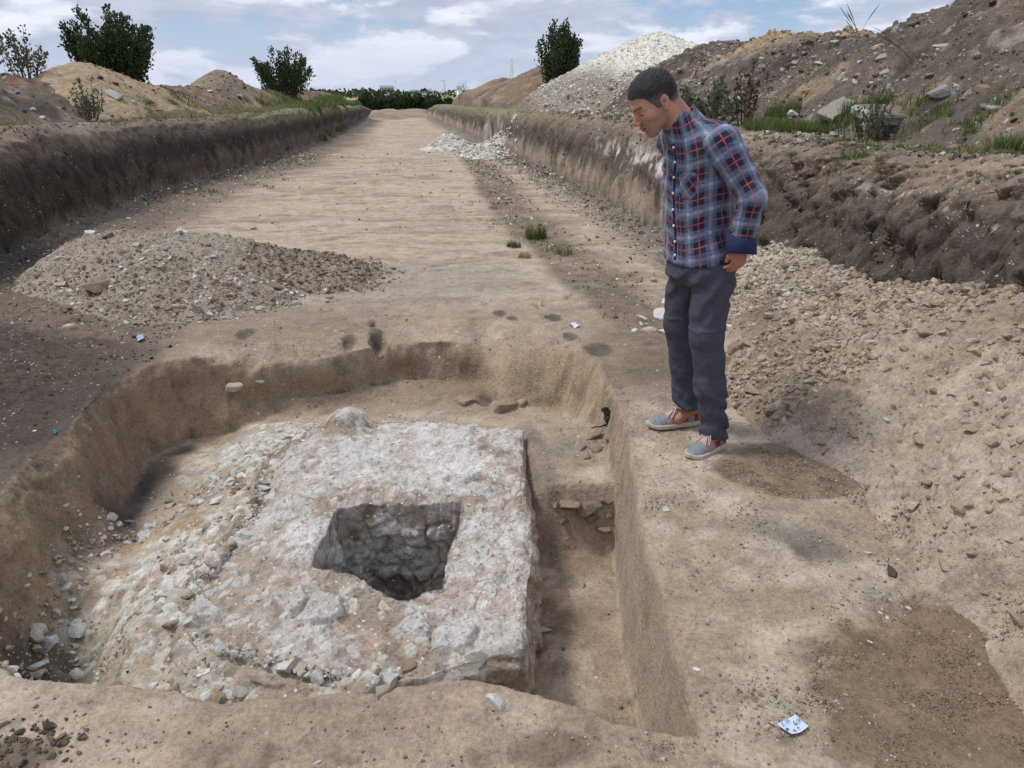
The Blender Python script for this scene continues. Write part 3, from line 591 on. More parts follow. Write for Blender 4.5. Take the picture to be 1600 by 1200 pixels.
def z_left(x, y):
    z = smax(ell(x, y, -2.0, 6.95, 1.2, 1.25, .43, 1.8), ell(x, y, -2.7, 7.4, .8, 1.1, .38, 1.8), .12); z = smax(z, ell(x, y, -1.25, 7.15, .95, .85, .25, 1.5), .1)
    return z + .07 * fbm(x, y, 0, 1.7, 4, 301) + .02 * fbm(x, y, 0, 6, 3, 304)
def c_left(x, y, z):
    nB = fbm(x, y, 0, 4, 4, 302); nC = fbm(x, y, 0, 14, 3, 303)
    return cc(x, np.array([.345, .285, .222]), (np.array([.41, .36, .30]), sst(-.1, .4, nB) * .6, .5), (BROWN, sst(.2, .5, nC) * .5, 0), (BROWN * 1.05, sst(-1.5, -.6, x) * sst(-.3, .3, nB) * .7, 0), chip=.55)
heap('gravel_heap', -4.1, .1, 5.5, 8.9, (420, 340), z_left, c_left, M_HEAP, 'low gravelly heap of tan soil and pale stone chips behind the pit', 'gravel heap', (.03, 5, .012, 24), clump=((14, .02), (34, .014)))

def base_r(y): return np.interp(y, [1.0, 1.76, 2.19, 2.74, 3.23, 3.62, 4.4, 5.3, 6.0, 6.8, 7.6], [1.45, 1.75, 1.70, 1.86, 1.72, 1.72, 1.80, 1.85, 2.2, 2.9, 3.5])
def z_right(x, y):
    b = base_r(y) + .10 * fbm(x * 0, y, 0, 1.6, 3, 311); t = x - b
    top = np.interp(y, [1, 3, 3.5, 4.5, 5.5, 6.2, 6.9, 7.6], [.98, .86, .72, .55, .60, .58, .35, 0])
    return np.where(t < 0, t * .6, top * (1 - np.exp(-t / .95 * 1.15)) * 1.12) - .01 + .03 * fbm(x, y, 0, 1.7, 4, 312)
def c_right(x, y, z):
    nA = fbm(x, y, 0, 1.2, 4, 313); nB = fbm(x, y, 0, 5, 4, 314)
    ck = sst(4.7, 5.3, y + .4 * nA); band = sst(.25, .0, np.abs(x - 1.95 - .35 * (y - 3.6) + .15 * nA)) * sst(3.4, 3.7, y) * sst(5.2, 4.4, y)
    return cc(x, TAN * .97, (TAN_L * .97, sst(-.35, .4, nB + nA * .5) * .85, 0), (BROWN * 1.15, sst(.15, .5, -nB) * .35, 0), (BROWN * .85, band * .75, 0), (np.array([.50, .45, .37]), ck * sst(-.5, .2, nB + nA * .3) * .7, .9),
              (DARK * 1.6, sst(2.85, 3.1, x + .2 * nB) * sst(5.6, 4.6, y) * .35, 0), chip=.14)
heap('clod_heap', 1.3, 4.3, .9, 7.7, (400, 820), z_right, c_right, M_HEAP, 'big sloping heap of dry tan clods against the right trench wall behind the man', 'spoil heap', (.035, 5, .016, 20), clump=((8, .032), (19, .018), (42, .010)))

# spoil banks on both shelves
def z_rbank(x, y):
    s = shelf(y); foot = np.interp(y, [2, 6, 12, 20, 30, 48], [4.3, 4.5, 4.8, 4.6, 3.9, 3.0]); crest = np.interp(y, [2, 5, 8, 9.6, 11, 13, 14.6, 16, 17.5, 20, 30, 48], [1.25, 1.36, 1.5, 1.40, 1.05, 1.22, 1.42, 1.15, 1.5, .95, .85, .3])
    t = (x - foot) / 2.3; r = np.where(t < 0, t * .8, np.sin(np.clip(t, 0, 1) * math.pi / 2) ** 1.05); r = r - np.clip(t - 1.5, 0, 3) * .25
    return s - .02 + crest * r + (.12 * fbm(x, y, 0, .7, 4, 321) + .05 * fbm(x, y, 0, 2.4, 3, 322)) * np.clip(t * 2, 0, 1)
def c_rbank(x, y, z):
    nA = fbm(x, y, z, .8, 4, 323); nB = fbm(x, y, z, 3.5, 4, 324); nC = fbm(x, y, z, 12, 3, 325)
    hi = sst(1.9, 2.5, z + .3 * nA)
    return cc(x, np.array([.132, .106, .088]), (DARK * 1.0, sst(.0, .4, nA + nB * .5) * .8, .1), (np.array([.29, .215, .145]), sst(.12, .42, -nA + .3 * nB) * .75, -.1), (np.array([.36, .26, .165]), hi * sst(8.5, 7, y) * sst(-.2, .3, nB - nA) * .8, -.2),
              (np.array([.34, .31, .27]), sst(.25, .5, nB + .3 * nC) * .6, .9), (np.array([.36, .265, .17]), np.exp(-((y - 14.5) / 1.2) ** 2) * sst(2.0, 2.4, z) * .9, 0), chip=.5)
heap('spoil_bank', 4.01, 10.5, 2.4, 24, (360, 900), z_rbank, c_rbank, M_HEAP, 'long dark brown spoil bank full of rubble on the shelf right of the trench', 'spoil bank', (.09, 2.2, .035, 9), seed=330, clump=((2.6, .09), (7, .05), (16, .02)))
def z_white(x, y): return shelf(y) + smax(ell(x, y, 7.0, 22, 4.2, 4.0, 2.0, 1.25), ell(x, y, 7.6, 21.0, 3.5, 3.2, 1.6, 1.3), .3) - .02
def c_white(x, y, z):
    nA = fbm(x, y, z, 1, 4, 341); nB = fbm(x, y, z, 5, 3, 342)
    low = sst(2.1, 1.6, z + .25 * nA + .12 * (x - 6.5)) 
    return cc(x, np.array([.66, .63, .55]), (np.array([.50, .45, .36]), sst(.1, .5, nA) * .5, 0), (np.array([.24, .19, .14]), sst(.3, .5, nB) * .3, 0), (np.array([.22, .175, .135]), low * .9, -.6), chip=1.2)
heap('chalk_mound', 2.9, 12.5, 17.0, 27.5, (420, 420), z_white, c_white, M_FAR, 'tall conical mound of whitish chalk rubble on the skyline behind the man\'s head', 'chalk mound', (.06, 3, .04, 10), seed=345)
def z_brown(x, y): return shelf(y) + smax(ell(x, y, 5.3, 29.5, 3.0, 4.5, 1.45, 1.3), smax(ell(x, y, 4.6, 36, 2.9, 7, 1.15, 1.4), ell(x, y, 6.4, 28, 1.8, 3, 1.45, 1.3), .2), .2) - .02
def c_brown(x, y, z):
    nA = fbm(x, y, z, .8, 4, 351); nB = fbm(x, y, z, 3, 4, 352)
    return cc(x, np.array([.19, .145, .105]), (np.array([.30, .215, .135]), sst(0, .4, nA) * .8, 0), (np.array([.40, .22, .11]), sst(.25, .4, nB) * .5, 0), (DARK * 1.3, sst(.1, .4, -nA) * .8, 0), (np.array([.34, .3, .25]), sst(1.5, 1.1, z) * sst(0, .4, nB) * .5, .5), chip=.15)
heap('brown_mound', 2.2, 9, 24.5, 43, (260, 420), z_brown, c_brown, M_FAR, 'rounded brown earth mound on the skyline just left of the dark oval bush', 'earth mound', (.10, 1.6, .05, 6), seed=355)

def z_lbank(x, y):
    s = shelf(y); foot = np.interp(y, [5, 12, 20, 34, 46, 58], [-4.8, -4.9, -4.4, -3.5, -2.9, -2.5]); crest = np.interp(y, [5, 9, 11, 14, 20, 30, 38, 50, 58], [.95, .9, .8, .68, .58, .62, .60, .75, .5])
    t = (foot - x) / 2.0; r = np.where(t < 0, t * .8, np.sin(np.clip(t, 0, 1) * math.pi / 2)); r = r - np.clip(t - 1.6, 0, 3) * .2
    return s - .02 + crest * r + (.10 * fbm(x, y, 0, .8, 4, 361) + .05 * fbm(x, y, 0, 2.6, 3, 362)) * np.clip(t * 2, 0, 1)
def c_lbank(x, y, z):
    nA = fbm(x, y, z, .8, 4, 363); nB = fbm(x, y, z, 3.5, 4, 364)
    return cc(x, np.array([.16, .12, .09]), (DARK * 1.05, sst(0, .4, nA) * .8, 0), (np.array([.30, .20, .125]), sst(.1, .4, nB - nA * .4) * .7, 0), (np.array([.36, .17, .09]), sst(.35, .5, fbm(x, y, z, 2.5, 3, 365)) * .5, 0), (np.array([.35, .31, .27]), sst(.25, .5, -nB) * .5, .8), chip=.35)
heap('spoil_bank', -14, -2.4, 6, 58, (330, 620), z_lbank, c_lbank, M_HEAP, 'low dark spoil bank strewn with stones along the shelf left of the trench', 'spoil bank', (.08, 2.2, .035, 8), seed=366, clump=((3, .07), (8, .04)))
def z_sand(x, y): return shelf(y) + smax(ell(x, y, -5.75, 16.2, 1.75, 2.6, .98, 1.4), ell(x, y, -5.2, 17.2, 1.35, 2.2, .70, 1.4), .15)
def c_sand(x, y, z):
    nA = fbm(x, y, z, 1.5, 4, 371); return cc(x, np.array([.37, .285, .19]), (np.array([.27, .195, .125]), sst(0, .4, nA) * .7, 0), (np.array([.42, .30, .18]), sst(0, .4, -nA) * .5, 0), chip=.12)
heap('sand_mound', -8, -2.9, 13.2, 20, (260, 260), z_sand, c_sand, M_FAR, 'smooth tan sandy mound on the left shelf, right under the largest bush', 'sand mound', (.07, 2.2, .03, 9), seed=375)
def z_sand2(x, y): return shelf(y) + smax(ell(x, y, -5.5, 26.5, 1.7, 2.6, 1.15, 1.35), ell(x, y, -4.9, 27.5, 1.6, 3, .70, 1.3), .15)
def c_sand2(x, y, z):
    nA = fbm(x, y, z, 1.5, 4, 381); return cc(x, np.array([.25, .195, .135]), (np.array([.15, .12, .095]), sst(-.1, .3, nA) * .8, 0), (np.array([.40, .36, .3]), sst(.3, .5, -nA) * .5, .5), chip=.4)
heap('earth_mound', -8, -2, 23, 31, (200, 200), z_sand2, c_sand2, M_FAR, 'small pointed brown mound on the left skyline, between the two leafy bushes', 'earth mound', (.08, 2, .03, 8), seed=385)
# heaps in the far trench
def z_end(x, y): return smax(ell(x, y, -.75, 52, 1.7, 7, .42, 1.3), ell(x, y, .9, 56, 2.2, 8, .33, 1.4), .1)
heap('earth_mound', -3.2, 3, 43, 64, (160, 200), z_end, lambda x, y, z: cc(x, TAN * .8, (BROWN, sst(0, .4, fbm(x, y, z, 1, 4, 391)) * .8, 0), chip=.1), M_FAR, 'low tan pile of earth closing the far end of the trench floor', 'earth mound', (.06, 1.2, .03, 5), seed=392)
def c_lime(x, y, z):
    nA = fbm(x, y, z, 4, 4, 395); return cc(x, np.array([.55, .52, .46]), (np.array([.30, .255, .205]), sst(-.05, .3, nA) * .85, 0), chip=1.2)
heap('limestone_pile', 0.4, 2.6, 20.5, 27, (180, 260), lambda x, y: smax(ell(x, y, 1.45, 24.2, .62, 1.7, .36, 1.3), ell(x, y, .95, 23.2, .45, 1.1, .18, 1.3), .08), c_lime, M_FAR, 'small pile of pale limestone lumps on the trench floor, the farther of the two', 'stone pile', (.05, 5, .03, 14), seed=396)
heap('limestone_pile', 1.2, 3.3, 18.2, 24, (180, 260), lambda x, y: smax(ell(x, y, 2.15, 20.6, .75, 1.35, .33, 1.3), ell(x, y, 2.65, 21.6, .5, 1.6, .55, 1.3), .08), c_lime, M_FAR, 'whitish limestone rubble spilling from the right trench wall onto the floor', 'stone pile', (.05, 5, .03, 14), seed=398)

# ---------------------------------------------------------------- loose stones
def ico(sub):
    import bmesh
    bm = bmesh.new(); bmesh.ops.create_icosphere(bm, subdivisions=sub, radius=1); bm.verts.ensure_lookup_table()
    V = np.array([v.co[:] for v in bm.verts]); F = np.array([[v.index for v in f.verts] for f in bm.faces]); bm.free(); return V, F
ICO1, ICO2, ICO3 = ico(1), ico(2), ico(3)
def rock_shape(seed, sub=2, ang=.5, flat=.7):
    """a broken stone: sphere cut by random planes, then roughened"""
    r = np.random.default_rng(seed); V, F = (ICO1, ICO2, ICO3)[sub - 1]; V = V.copy()
    for k in range(13 if sub > 1 else 7):
        n = r.normal(size=3); n /= np.linalg.norm(n); d = r.uniform(.36, .78); e = np.maximum(V @ n - d, 0); V -= e[:, None] * n * .97
    V /= np.abs(V).max(); V *= 1 + .08 * fbm(V[:, 0], V[:, 1], V[:, 2], 2.6, 3, seed)[:, None]
    V *= np.array([1, r.uniform(.6, .95), r.uniform(flat * .6, flat)]); return V, F
SH = {s: [rock_shape(500 + i, s) for i in range(10)] for s in (1, 2, 3)}
def rotm(n, tilt=.5):
    a = RNG.uniform(0, 2 * math.pi, n); b = RNG.normal(0, tilt, n); c = RNG.normal(0, tilt, n); ca, sa, cb, sb, c_, s_ = np.cos(a), np.sin(a), np.cos(b), np.sin(b), np.cos(c), np.sin(c)
    Z0, O = np.zeros(n), np.ones(n)
    Rz = np.array([[ca, -sa, Z0], [sa, ca, Z0], [Z0, Z0, O]]).transpose(2, 0, 1); Rx = np.array([[O, Z0, Z0], [Z0, cb, -sb], [Z0, sb, cb]]).transpose(2, 0, 1); Ry = np.array([[c_, Z0, s_], [Z0, O, Z0], [-s_, Z0, c_]]).transpose(2, 0, 1)
    return Rz @ Rx @ Ry
def scatter(name, xy, size, cols, label=None, cat=None, sub=1, sink=.34, zfun=topz, smooth=False, tilt=.5):
    """past counting: one object of many small lumps"""
    xy = np.asarray(xy); n = len(xy); z = zfun(xy[:, 0], xy[:, 1]) + size * (.45 - sink); M = rotm(n, tilt); which = RNG.integers(0, 10, n); Vs, Fs, Cs = [], [], []; off = 0
    for w in range(10):
        i = np.where(which == w)[0]
        if not len(i): continue
        V, F = SH[sub][w]; P = np.einsum('nij,vj->nvi', M[i], V) * size[i][:, None, None] + np.stack([xy[i, 0], xy[i, 1], z[i]], -1)[:, None]
        Vs.append(P.reshape(-1, 3)); Fs.append((F[None] + (np.arange(len(i)) * len(V))[:, None, None] + off).reshape(-1, 3)); off += len(i) * len(V)
        Cs.append(np.repeat(cols[i], len(V), 0))
    o = mesh_np(name, np.concatenate(Vs), np.concatenate(Fs), M_ROCK, smooth=smooth, attrs={'soil': ('FLOAT_COLOR', c4(np.concatenate(Cs)))})
    return tag(o, label, cat, kind='stuff')
def tones(n, *cs, var=.10):
    cs = np.array(cs); c = cs[RNG.integers(0, len(cs), n)]; return c * (1 + RNG.normal(0, var, n))[:, None].clip(.4, 1.5)
def psize(n, lo, hi, a=2.2):
    u = RNG.random(n); return (lo ** (1 - a) + u * (hi ** (1 - a) - lo ** (1 - a))) ** (1 / (1 - a))
def in_rect(n, x0, x1, y0, y1, f, seedk=0):
    out = np.zeros((0, 2))
    while len(out) < n:
        p = np.stack([RNG.uniform(x0, x1, n * 2), RNG.uniform(y0, y1, n * 2)], -1); p = p[RNG.random(len(p)) < np.clip(f(p[:, 0], p[:, 1]), 0, 1)]; out = np.concatenate([out, p])
    return out[:n]
TC = (TAN * 1.02, TAN_L * .95, np.array([.44, .355, .265]), TAN * .88)
WC = (CHALK, CHALK * .85, np.array([.52, .47, .39]), np.array([.45, .42, .38]))
# dry clods over the right heap
def f_r(x, y): return (x > base_r(y) - .02) * (z_right(x, y) > gz(x, y).reshape(x.shape) - .01) * (.10 + .90 * sst(-.05, .25, fbm(x, y, 0, 2.2, 3, 401) + .25 * sst(2.6, 4.2, y) * sst(3.1, 2.4, x))) * sst(7.6, 6.6, y)
n = 13000; xy = in_rect(n, 1.3, 3.6, .9, 4.5, f_r); scatter('dry_clods', xy, psize(n, .0028, .009, 2.3), tones(n, *TC), sub=1)
n = 10500; xy = in_rect(n, 1.5, 4.0, 1.0, 7.2, f_r); 
scatter('dry_clods', xy, psize(n, .0055, .030, 2.3), tones(n, *TC), sub=1)
n = 2600; xy = in_rect(n, 1.5, 4.0, 1.0, 6.2, lambda x, y: f_r(x, y) * (y < 5.6)); scatter('dry_clods', xy, psize(n, .016, .036, 2.4), tones(n, *TC), sub=2)
n = 2600; xy = in_rect(n, 1.7, 3.6, 4.4, 7.2, f_r); scatter('chalk_chips', xy, psize(n, .006, .026, 2.4), tones(n, *WC), sub=1)
n = 900; xy = in_rect(n, 1.5, 3.6, 1.0, 5, f_r); scatter('chalk_chips', xy, psize(n, .004, .012, 2.2), tones(n, *WC), sub=1)
# fine crumbs over the damp patches and near ledge
n = 16000; e1, e2 = at(1238, 735), at(1610, 1105)
f = lambda x, y: np.maximum(np.hypot((x - e1[0]) / .34, (y - e1[1]) / .27) < 1, np.hypot((x - e2[0]) / .6, (y - e2[1]) / .5) < 1)
xy = in_rect(n, .9, 2.6, .9, 3.4, f); scatter('damp_crumbs', xy, psize(n, .0018, .0062, 2.6), tones(n, np.array([.23, .165, .112]), np.array([.30, .222, .155]), var=.12), sub=1, sink=.45)
n = 13000; xy = in_rect(n, -1.9, 1.9, 1.1, 4.2, lambda x, y: (sdpoly(x, y, PIT) < -.02) * (.15 + .85 * sst(.1, .4, fbm(x, y, 0, 2.5, 3, 402)))); scatter('loam_crumbs', xy, psize(n, .002, .009, 2.6), tones(n, TAN * .9, BROWN, TAN_L), sub=1, sink=.35)
# left gravel heap
def f_l(x, y): return sst(-.16, .06, z_left(x, y) - gz(x, y).reshape(x.shape)) ** 1.6
n = 15000; xy = in_rect(n, -4.0, .1, 5.5, 8.6, f_l); scatter('gravel', xy, psize(n, .004, .017, 2.5), tones(n, TAN, TAN * .9, TAN * .85, BROWN * 1.2, np.array([.42, .36, .29]), WC[1]), sub=1)
n = 700; xy = in_rect(n, -4.0, .3, 5.3, 7.4, lambda x, y: f_l(x, y) * sst(6.9, 6.2, y)); scatter('gravel', xy, psize(n, .012, .038, 2.6), tones(n, TAN, BROWN * 1.2, np.array([.42, .36, .29]), WC[0]), sub=2)
n = 900; xy = in_rect(n, -1.4, .2, 6.5, 8.0, f_l); scatter('gravel', xy, psize(n, .015, .042, 2.4), tones(n, BROWN, BROWN * 1.2, TAN * .8), sub=2)
n = 2600; xy = in_rect(n, -4.4, -1.6, 3.2, 6.6, lambda x, y: (sdpoly(x, y, PIT) < -.05) * (.3 + .7 * sst(-.2, .3, fbm(x, y, 0, 2, 3, 403)))); scatter('dark_crumbs', xy, psize(n, .005, .022, 2.6), tones(n, DARK * 1.3, DKBR, DARK, BROWN, np.array([.35, .31, .27])), sub=1)
cA, cB = at(15, 1175), at(90, 1140)
n = 260; xy = np.stack([RNG.normal(cA[0], .09, n), RNG.normal(cA[1], .05, n)], -1); xy = xy[sdpoly(xy[:, 0], xy[:, 1], PIT) < -.03]; scatter('dark_crumbs', xy, psize(len(xy), .005, .020, 2.2), tones(len(xy), DARK * 1.2, DKBR, BROWN), sub=2)
# rubble inside the pit, left and front of the masonry
def f_p(x, y):
    d = -sdpoly(x, y, BLOCK); return (sdpoly(x, y, PIT) > .12) * (d > -.05) * (x < .3) * np.maximum(sst(.7, .1, d) * .7, sst(-.6, -1., x) * .5 * sst(3.9, 3.4, y) * sst(-1.75, -1.45, x)) * sst(-.1, .3, fbm(x, y, 0, 4, 3, 404) + .1)
n = 6500; xy = in_rect(n, -1.8, .4, 1.9, 4.9, f_p); scatter('lime_rubble', xy, psize(n, .004, .022, 2.3), tones(n, *WC, TAN, TAN * .9), sub=1, sink=.4)
fe = lambda x, y: (np.abs(sdpoly(x, y, BLOCK) + .02) < .07) * ((x < -.3) | (y < 2.3)) * 1.
n = 170; xy = in_rect(n, -1.2, .3, 1.95, 4.5, fe); scatter('lime_rubble', xy, psize(n, .008, .045, 2.0), tones(n, *WC, TAN, TAN * .9), sub=2, sink=.4)
n = 420; xy = in_rect(n, -1.7, .35, 1.95, 4.7, f_p); scatter('lime_rubble', xy, psize(n, .016, .05, 2.2), tones(n, *WC, TAN), sub=2, sink=.4)
n = 1500; xy = in_rect(n, -1.5, 1.1, 1.7, 5.3, lambda x, y: (sdpoly(x, y, PIT) > .1) * (sdpoly(x, y, BLOCK) < 0) * 1.); scatter('pit_crumbs', xy, psize(n, .003, .013, 2.4), tones(n, TAN, BROWN, TAN_L, CHALK * .8), sub=1)
# trench floor and its foot strips
def f_t(x, y):
    dr = np.interp(y, RY, RX) - x; dl = x - np.interp(y, LY, LX); px = np.interp(y, [3, 4.5, 6, 10.4, 17.7, 30], [1.55, 1.45, 1.35, 1.15, 1.35, 1.25])
    return (dr > .02) * (dl > .02) * (sst(.9, .2, dr) * .9 + sst(1.5, .2, dl) * .6 + sst(0, .2, x - px) * sst(.9, .6, x - px) * .5 + .02)
n = 7000; xy = in_rect(n, -4.3, 3.0, 5.2, 22, f_t); scatter('floor_gravel', xy, psize(n, .008, .035, 2.6) * (.5 + xy[:, 1] / 20), tones(n, GREYB, BROWN, DKBR, TAN, *WC[:1]), sub=1)
n = 9000; yy = RNG.uniform(5.5, 22, n); sd_ = RNG.random(n) < .6; xx = np.where(sd_, np.interp(yy, LY, LX) - RNG.uniform(-.25, .6, n), np.interp(yy, RY, RX) + RNG.uniform(-.25, .7, n)); xy = np.stack([xx, yy], -1); scatter('wall_crumbs', xy, psize(n, .008, .035, 2.5), tones(n, DARK, DARK * 1.3, DKBR, DKBR, BROWN), sub=1)
n = 5000; yy = RNG.uniform(2.8, 7.5, n); xy = np.stack([np.interp(yy, RY, RX) + RNG.uniform(-.1, .8, n), yy], -1); scatter('wall_crumbs', xy, psize(n, .006, .03, 2.4), tones(n, DARK * 1.2, DKBR, DKBR * 1.2, BROWN), sub=1)
# shelves and banks
def f_b(x, y): return (sst(-.2, .3, fbm(x, y, 0, .9, 4, 406)) * .8 + .2) * 1.
n = 14000; xy = in_rect(n, 3.3, 9.5, 3.0, 20, f_b); scatter('bank_rubble', xy, psize(n, .012, .07, 2.7) * (.6 + xy[:, 1] / 25), tones(n, DKBR, BROWN, DARK * 1.4, TAN * .8, np.array([.40, .37, .33]), np.array([.50, .48, .44])), sub=1)
n = 5000; xy = in_rect(n, -11, -4.5, 5.5, 34, f_b); scatter('bank_rubble', xy, psize(n, .012, .07, 2.7) * (.5 + xy[:, 1] / 25), tones(n, DKBR, BROWN, DARK, DARK, TAN * .7, np.array([.36, .32, .28])), sub=1)
n = 9000; xy = in_rect(n, 3.5, 11.5, 18, 26.5, lambda x, y: (z_white(x, y) > shelf(y)) * 1.); scatter('chalk_rubble', xy, psize(n, .016, .065, 2.7), tones(n, CHALK * 1.12, CHALK, CHALK * .85), sub=1)
n = 900; xy = np.concatenate([in_rect(450, .8, 2.1, 22, 26.2, lambda x, y: ell(x, y, 1.35, 24, .75, 1.9, 1) > 0), in_rect(450, 1.3, 3.0, 19, 23, lambda x, y: ell(x, y, 2.2, 20.8, .9, 1.6, 1) > 0)]); scatter('limestone_lumps', xy, psize(n, .03, .09, 2.3), tones(n, *WC), sub=1)

# ---------------------------------------------------------------- the standing man
MAN = np.array([1.375, 3.22, 0.]); 
def cap(P, a, b, ra, rb):
    a = np.asarray(a, float); b = np.asarray(b, float); ab = b - a; h = np.clip(((P - a) @ ab) / (ab @ ab), 0, 1)
    return np.linalg.norm(P - a - h[..., None] * ab, axis=-1) - (ra + (rb - ra) * h)
def elp(P, c, r, M=None):
    q = P - np.asarray(c, float)
    if M is not None: q = q @ np.asarray(M).T
    r = np.asarray(r, float); k0 = np.linalg.norm(q / r, axis=-1); k1 = np.linalg.norm(q / r ** 2, axis=-1)
    return k0 * (k0 - 1) / np.maximum(k1, 1e-9)
def su(a, b, k=.02):
    h = np.clip(.5 + .5 * (b - a) / k, 0, 1); return b + (a - b) * h - k * h * (1 - h)
def smx(a, b, k=.01): return -su(-a, -b, k)
def nets(f, lo, hi, h):
    """surface nets: a smooth closed surface where f = 0"""
    lo = np.array(lo, float); n = np.ceil((np.array(hi) - lo) / h).astype(int) + 1
    ax = [lo[i] + h * np.arange(n[i]) for i in range(3)]; V = np.empty(n, np.float32)
    for k in range(0, n[0], 16):
        G = np.stack(np.meshgrid(ax[0][k:k + 16], ax[1], ax[2], indexing='ij'), -1); V[k:k + 16] = f(G)
    s = V < 0; m = n - 1; cnt = np.zeros(m, np.int32); acc = np.zeros(tuple(m) + (3,), np.float32)
    def sl(o): return tuple(slice(o[i], o[i] + m[i]) for i in range(3))
    cs = [(a, b, c) for a in (0, 1) for b in (0, 1) for c in (0, 1)]
    for a in cs:
        for d in range(3):
            if a[d]: continue
            b = list(a); b[d] = 1; va, vb = V[sl(a)], V[sl(b)]; x = s[sl(a)] != s[sl(b)]
            t = np.where(x, va / np.where(x, va - vb, 1), 0); p = np.zeros(tuple(m) + (3,), np.float32)
            for e in range(3): p[..., e] = a[e]
            p[..., d] += t; acc += p * x[..., None]; cnt += x
    on = cnt > 0; idx = np.full(m, -1); idx[on] = np.arange(on.sum()); ijk = np.argwhere(on)
    Vt = lo + h * (ijk + acc[on] / cnt[on][:, None]); Fs = []
    for d in range(3):
        e1, e2 = (d + 1) % 3, (d + 2) % 3
        a = [slice(1, m[i]) for i in range(3)]; a[d] = slice(0, m[d]); b = list(a); b[d] = slice(1, m[d] + 1)
        x = s[tuple(a)] != s[tuple(b)]; q = np.argwhere(x) + np.array([0 if i == d else 1 for i in range(3)])
        inside = s[tuple(q.T)]
        def gi(o1, o2):
            r = q.copy(); r[:, e1] -= o1; r[:, e2] -= o2; return idx[tuple(r.T)]
        f4 = np.stack([gi(1, 1), gi(0, 1), gi(0, 0), gi(1, 0)], -1); f4[~inside] = f4[~inside][:, ::-1]; Fs.append(f4)
    F = np.concatenate(Fs); F = F[(F >= 0).all(1)]
    return Vt, F
FD = np.array([-math.cos(R(20)), -math.sin(R(20)), 0]); LD = np.array([math.sin(R(20)), -math.cos(R(20)), 0])
def torso(P, grow=0.):
    z = P[..., 2]; zs = [.80, .86, .95, 1.05, 1.2, 1.35, 1.43, 1.50, 1.56]
    cs = np.interp(z, zs, [-.065, -.068, -.080, -.095, -.110, -.122, -.143, -.175, -.20]); a = np.interp(z, zs, [.176, .177, .177, .178, .186, .192, .168, .09, .05]) + grow
    b = np.interp(z, zs, [.134, .131, .127, .126, .127, .118, .102, .075, .05]) + grow
    dx = P[..., 0] - cs; dy = P[..., 1] - .10; ff = dx * FD[0] + dy * FD[1]; ll = dx * LD[0] + dy * LD[1]
    r = np.sqrt((ff / b) ** 2 + (ll / a) ** 2); d = (r - 1) * np.minimum(a, b)
    return np.maximum(d, np.maximum(z - 1.53, .7 - z)), ff, ll
SH_L, EL_L, WR_L = (-.060, -.085, 1.405), (.064, -.150, 1.205), (.048, -.120, 1.00)
SH_R, EL_R, WR_R = (-.195, .285, 1.405), (-.06, .40, 1.20), (-.02, .30, 1.00)
def fold(P, f, amp, seed): return amp * fbm(P[..., 0], P[..., 1], P[..., 2], f, 3, seed)
def pvec(x, y, z): return np.array([x, y, z])
# head frame: forward, left, up
HC = np.array([-.333, .075, 1.572]); _pt = R(33); _yw = R(14)
HF = np.array([-math.cos(_pt) * math.cos(_yw), -math.cos(_pt) * math.sin(_yw), -math.sin(_pt)]); HL = np.array([math.sin(_yw), -math.cos(_yw), 0]); HU = np.cross(HF, HL)
if HU[2] < 0: HU = -HU
HM = np.stack([HF, HL, HU])
def H2(P): return (P - HC) @ HM.T
def skull(q): return elp(q, (-.012, 0, .022), (.100, .077, .092))
def head_sdf(P):
    q = H2(P); q = q.copy(); w = q.copy(); w[..., 1] = np.abs(q[..., 1])
    d = skull(q); d = su(d, elp(q, (.030, 0, -.035), (.058, .058, .072)), .03)
    d = su(d, cap(w, (-.015, .048, -.06), (.055, .022, -.108), .016, .017), .035)      # jaw
    d = su(d, elp(q, (.068, 0, -.112), (.022, .022, .018)), .022)                        # chin
    d = su(d, elp(q, (.050, 0, -.08), (.035, .036, .03)), .02)
    d = su(d, cap(w, (.082, .012, .014), (.066, .042, .012), .012, .010), .016)         # brow
    d = su(d, elp(w, (.058, .042, -.032), (.024, .022, .018)), .02)                      # cheekbone
    d = -su(-d, elp(w, (.092, .031, -.010), (.020, .017, .011)), .014)                   # eye hollow
    d = su(d, elp(w, (.070, .031, -.011), (.0145, .0145, .0125)), .004)                  # lidded eye
    d = su(d, cap(q, (.086, 0, .000), (.1065, 0, -.039), .0095, .0125), .012)              # nose bridge to tip
    d = su(d, elp(w, (.099, .011, -.045), (.012, .0085, .0085)), .006)                   # nostril wings
    d = su(d, elp(q, (.090, 0, -.068), (.012, .022, .0065)), .006)                       # upper lip
    d = su(d, elp(q, (.086, 0, -.084), (.012, .020, .0075)), .006)                       # lower lip
    d = -su(-d, elp(q, (.101, 0, -.0765), (.013, .023, .0028)), .003)                    # mouth line
    d = -su(-d, elp(q, (.088, 0, -.098), (.009, .018, .005)), .008)
    d = su(d, cap(w, (.062, .030, -.042), (.066, .036, -.075), .008, .006), .012)        # nasolabial fold
    # ear: rim, hollow, lobe
    e = elp(w, (-.018, .078, -.010), (.0195, .010, .030), None); e = -su(-e, elp(w, (-.014, .091, -.006), (.0135, .0085, .021)), .004)
    e = su(e, elp(w, (-.010, .078, -.040), (.010, .007, .011)), .006); e = su(e, elp(w, (-.006, .080, -.016), (.005, .006, .007)), .004)
    d = su(d, e, .006)
    n0 = HC + HM.T @ np.array([-.045, 0, -.04]); d = su(d, cap(P, n0, (-.165, .10, 1.44), .060, .068), .03)   # neck
    return d
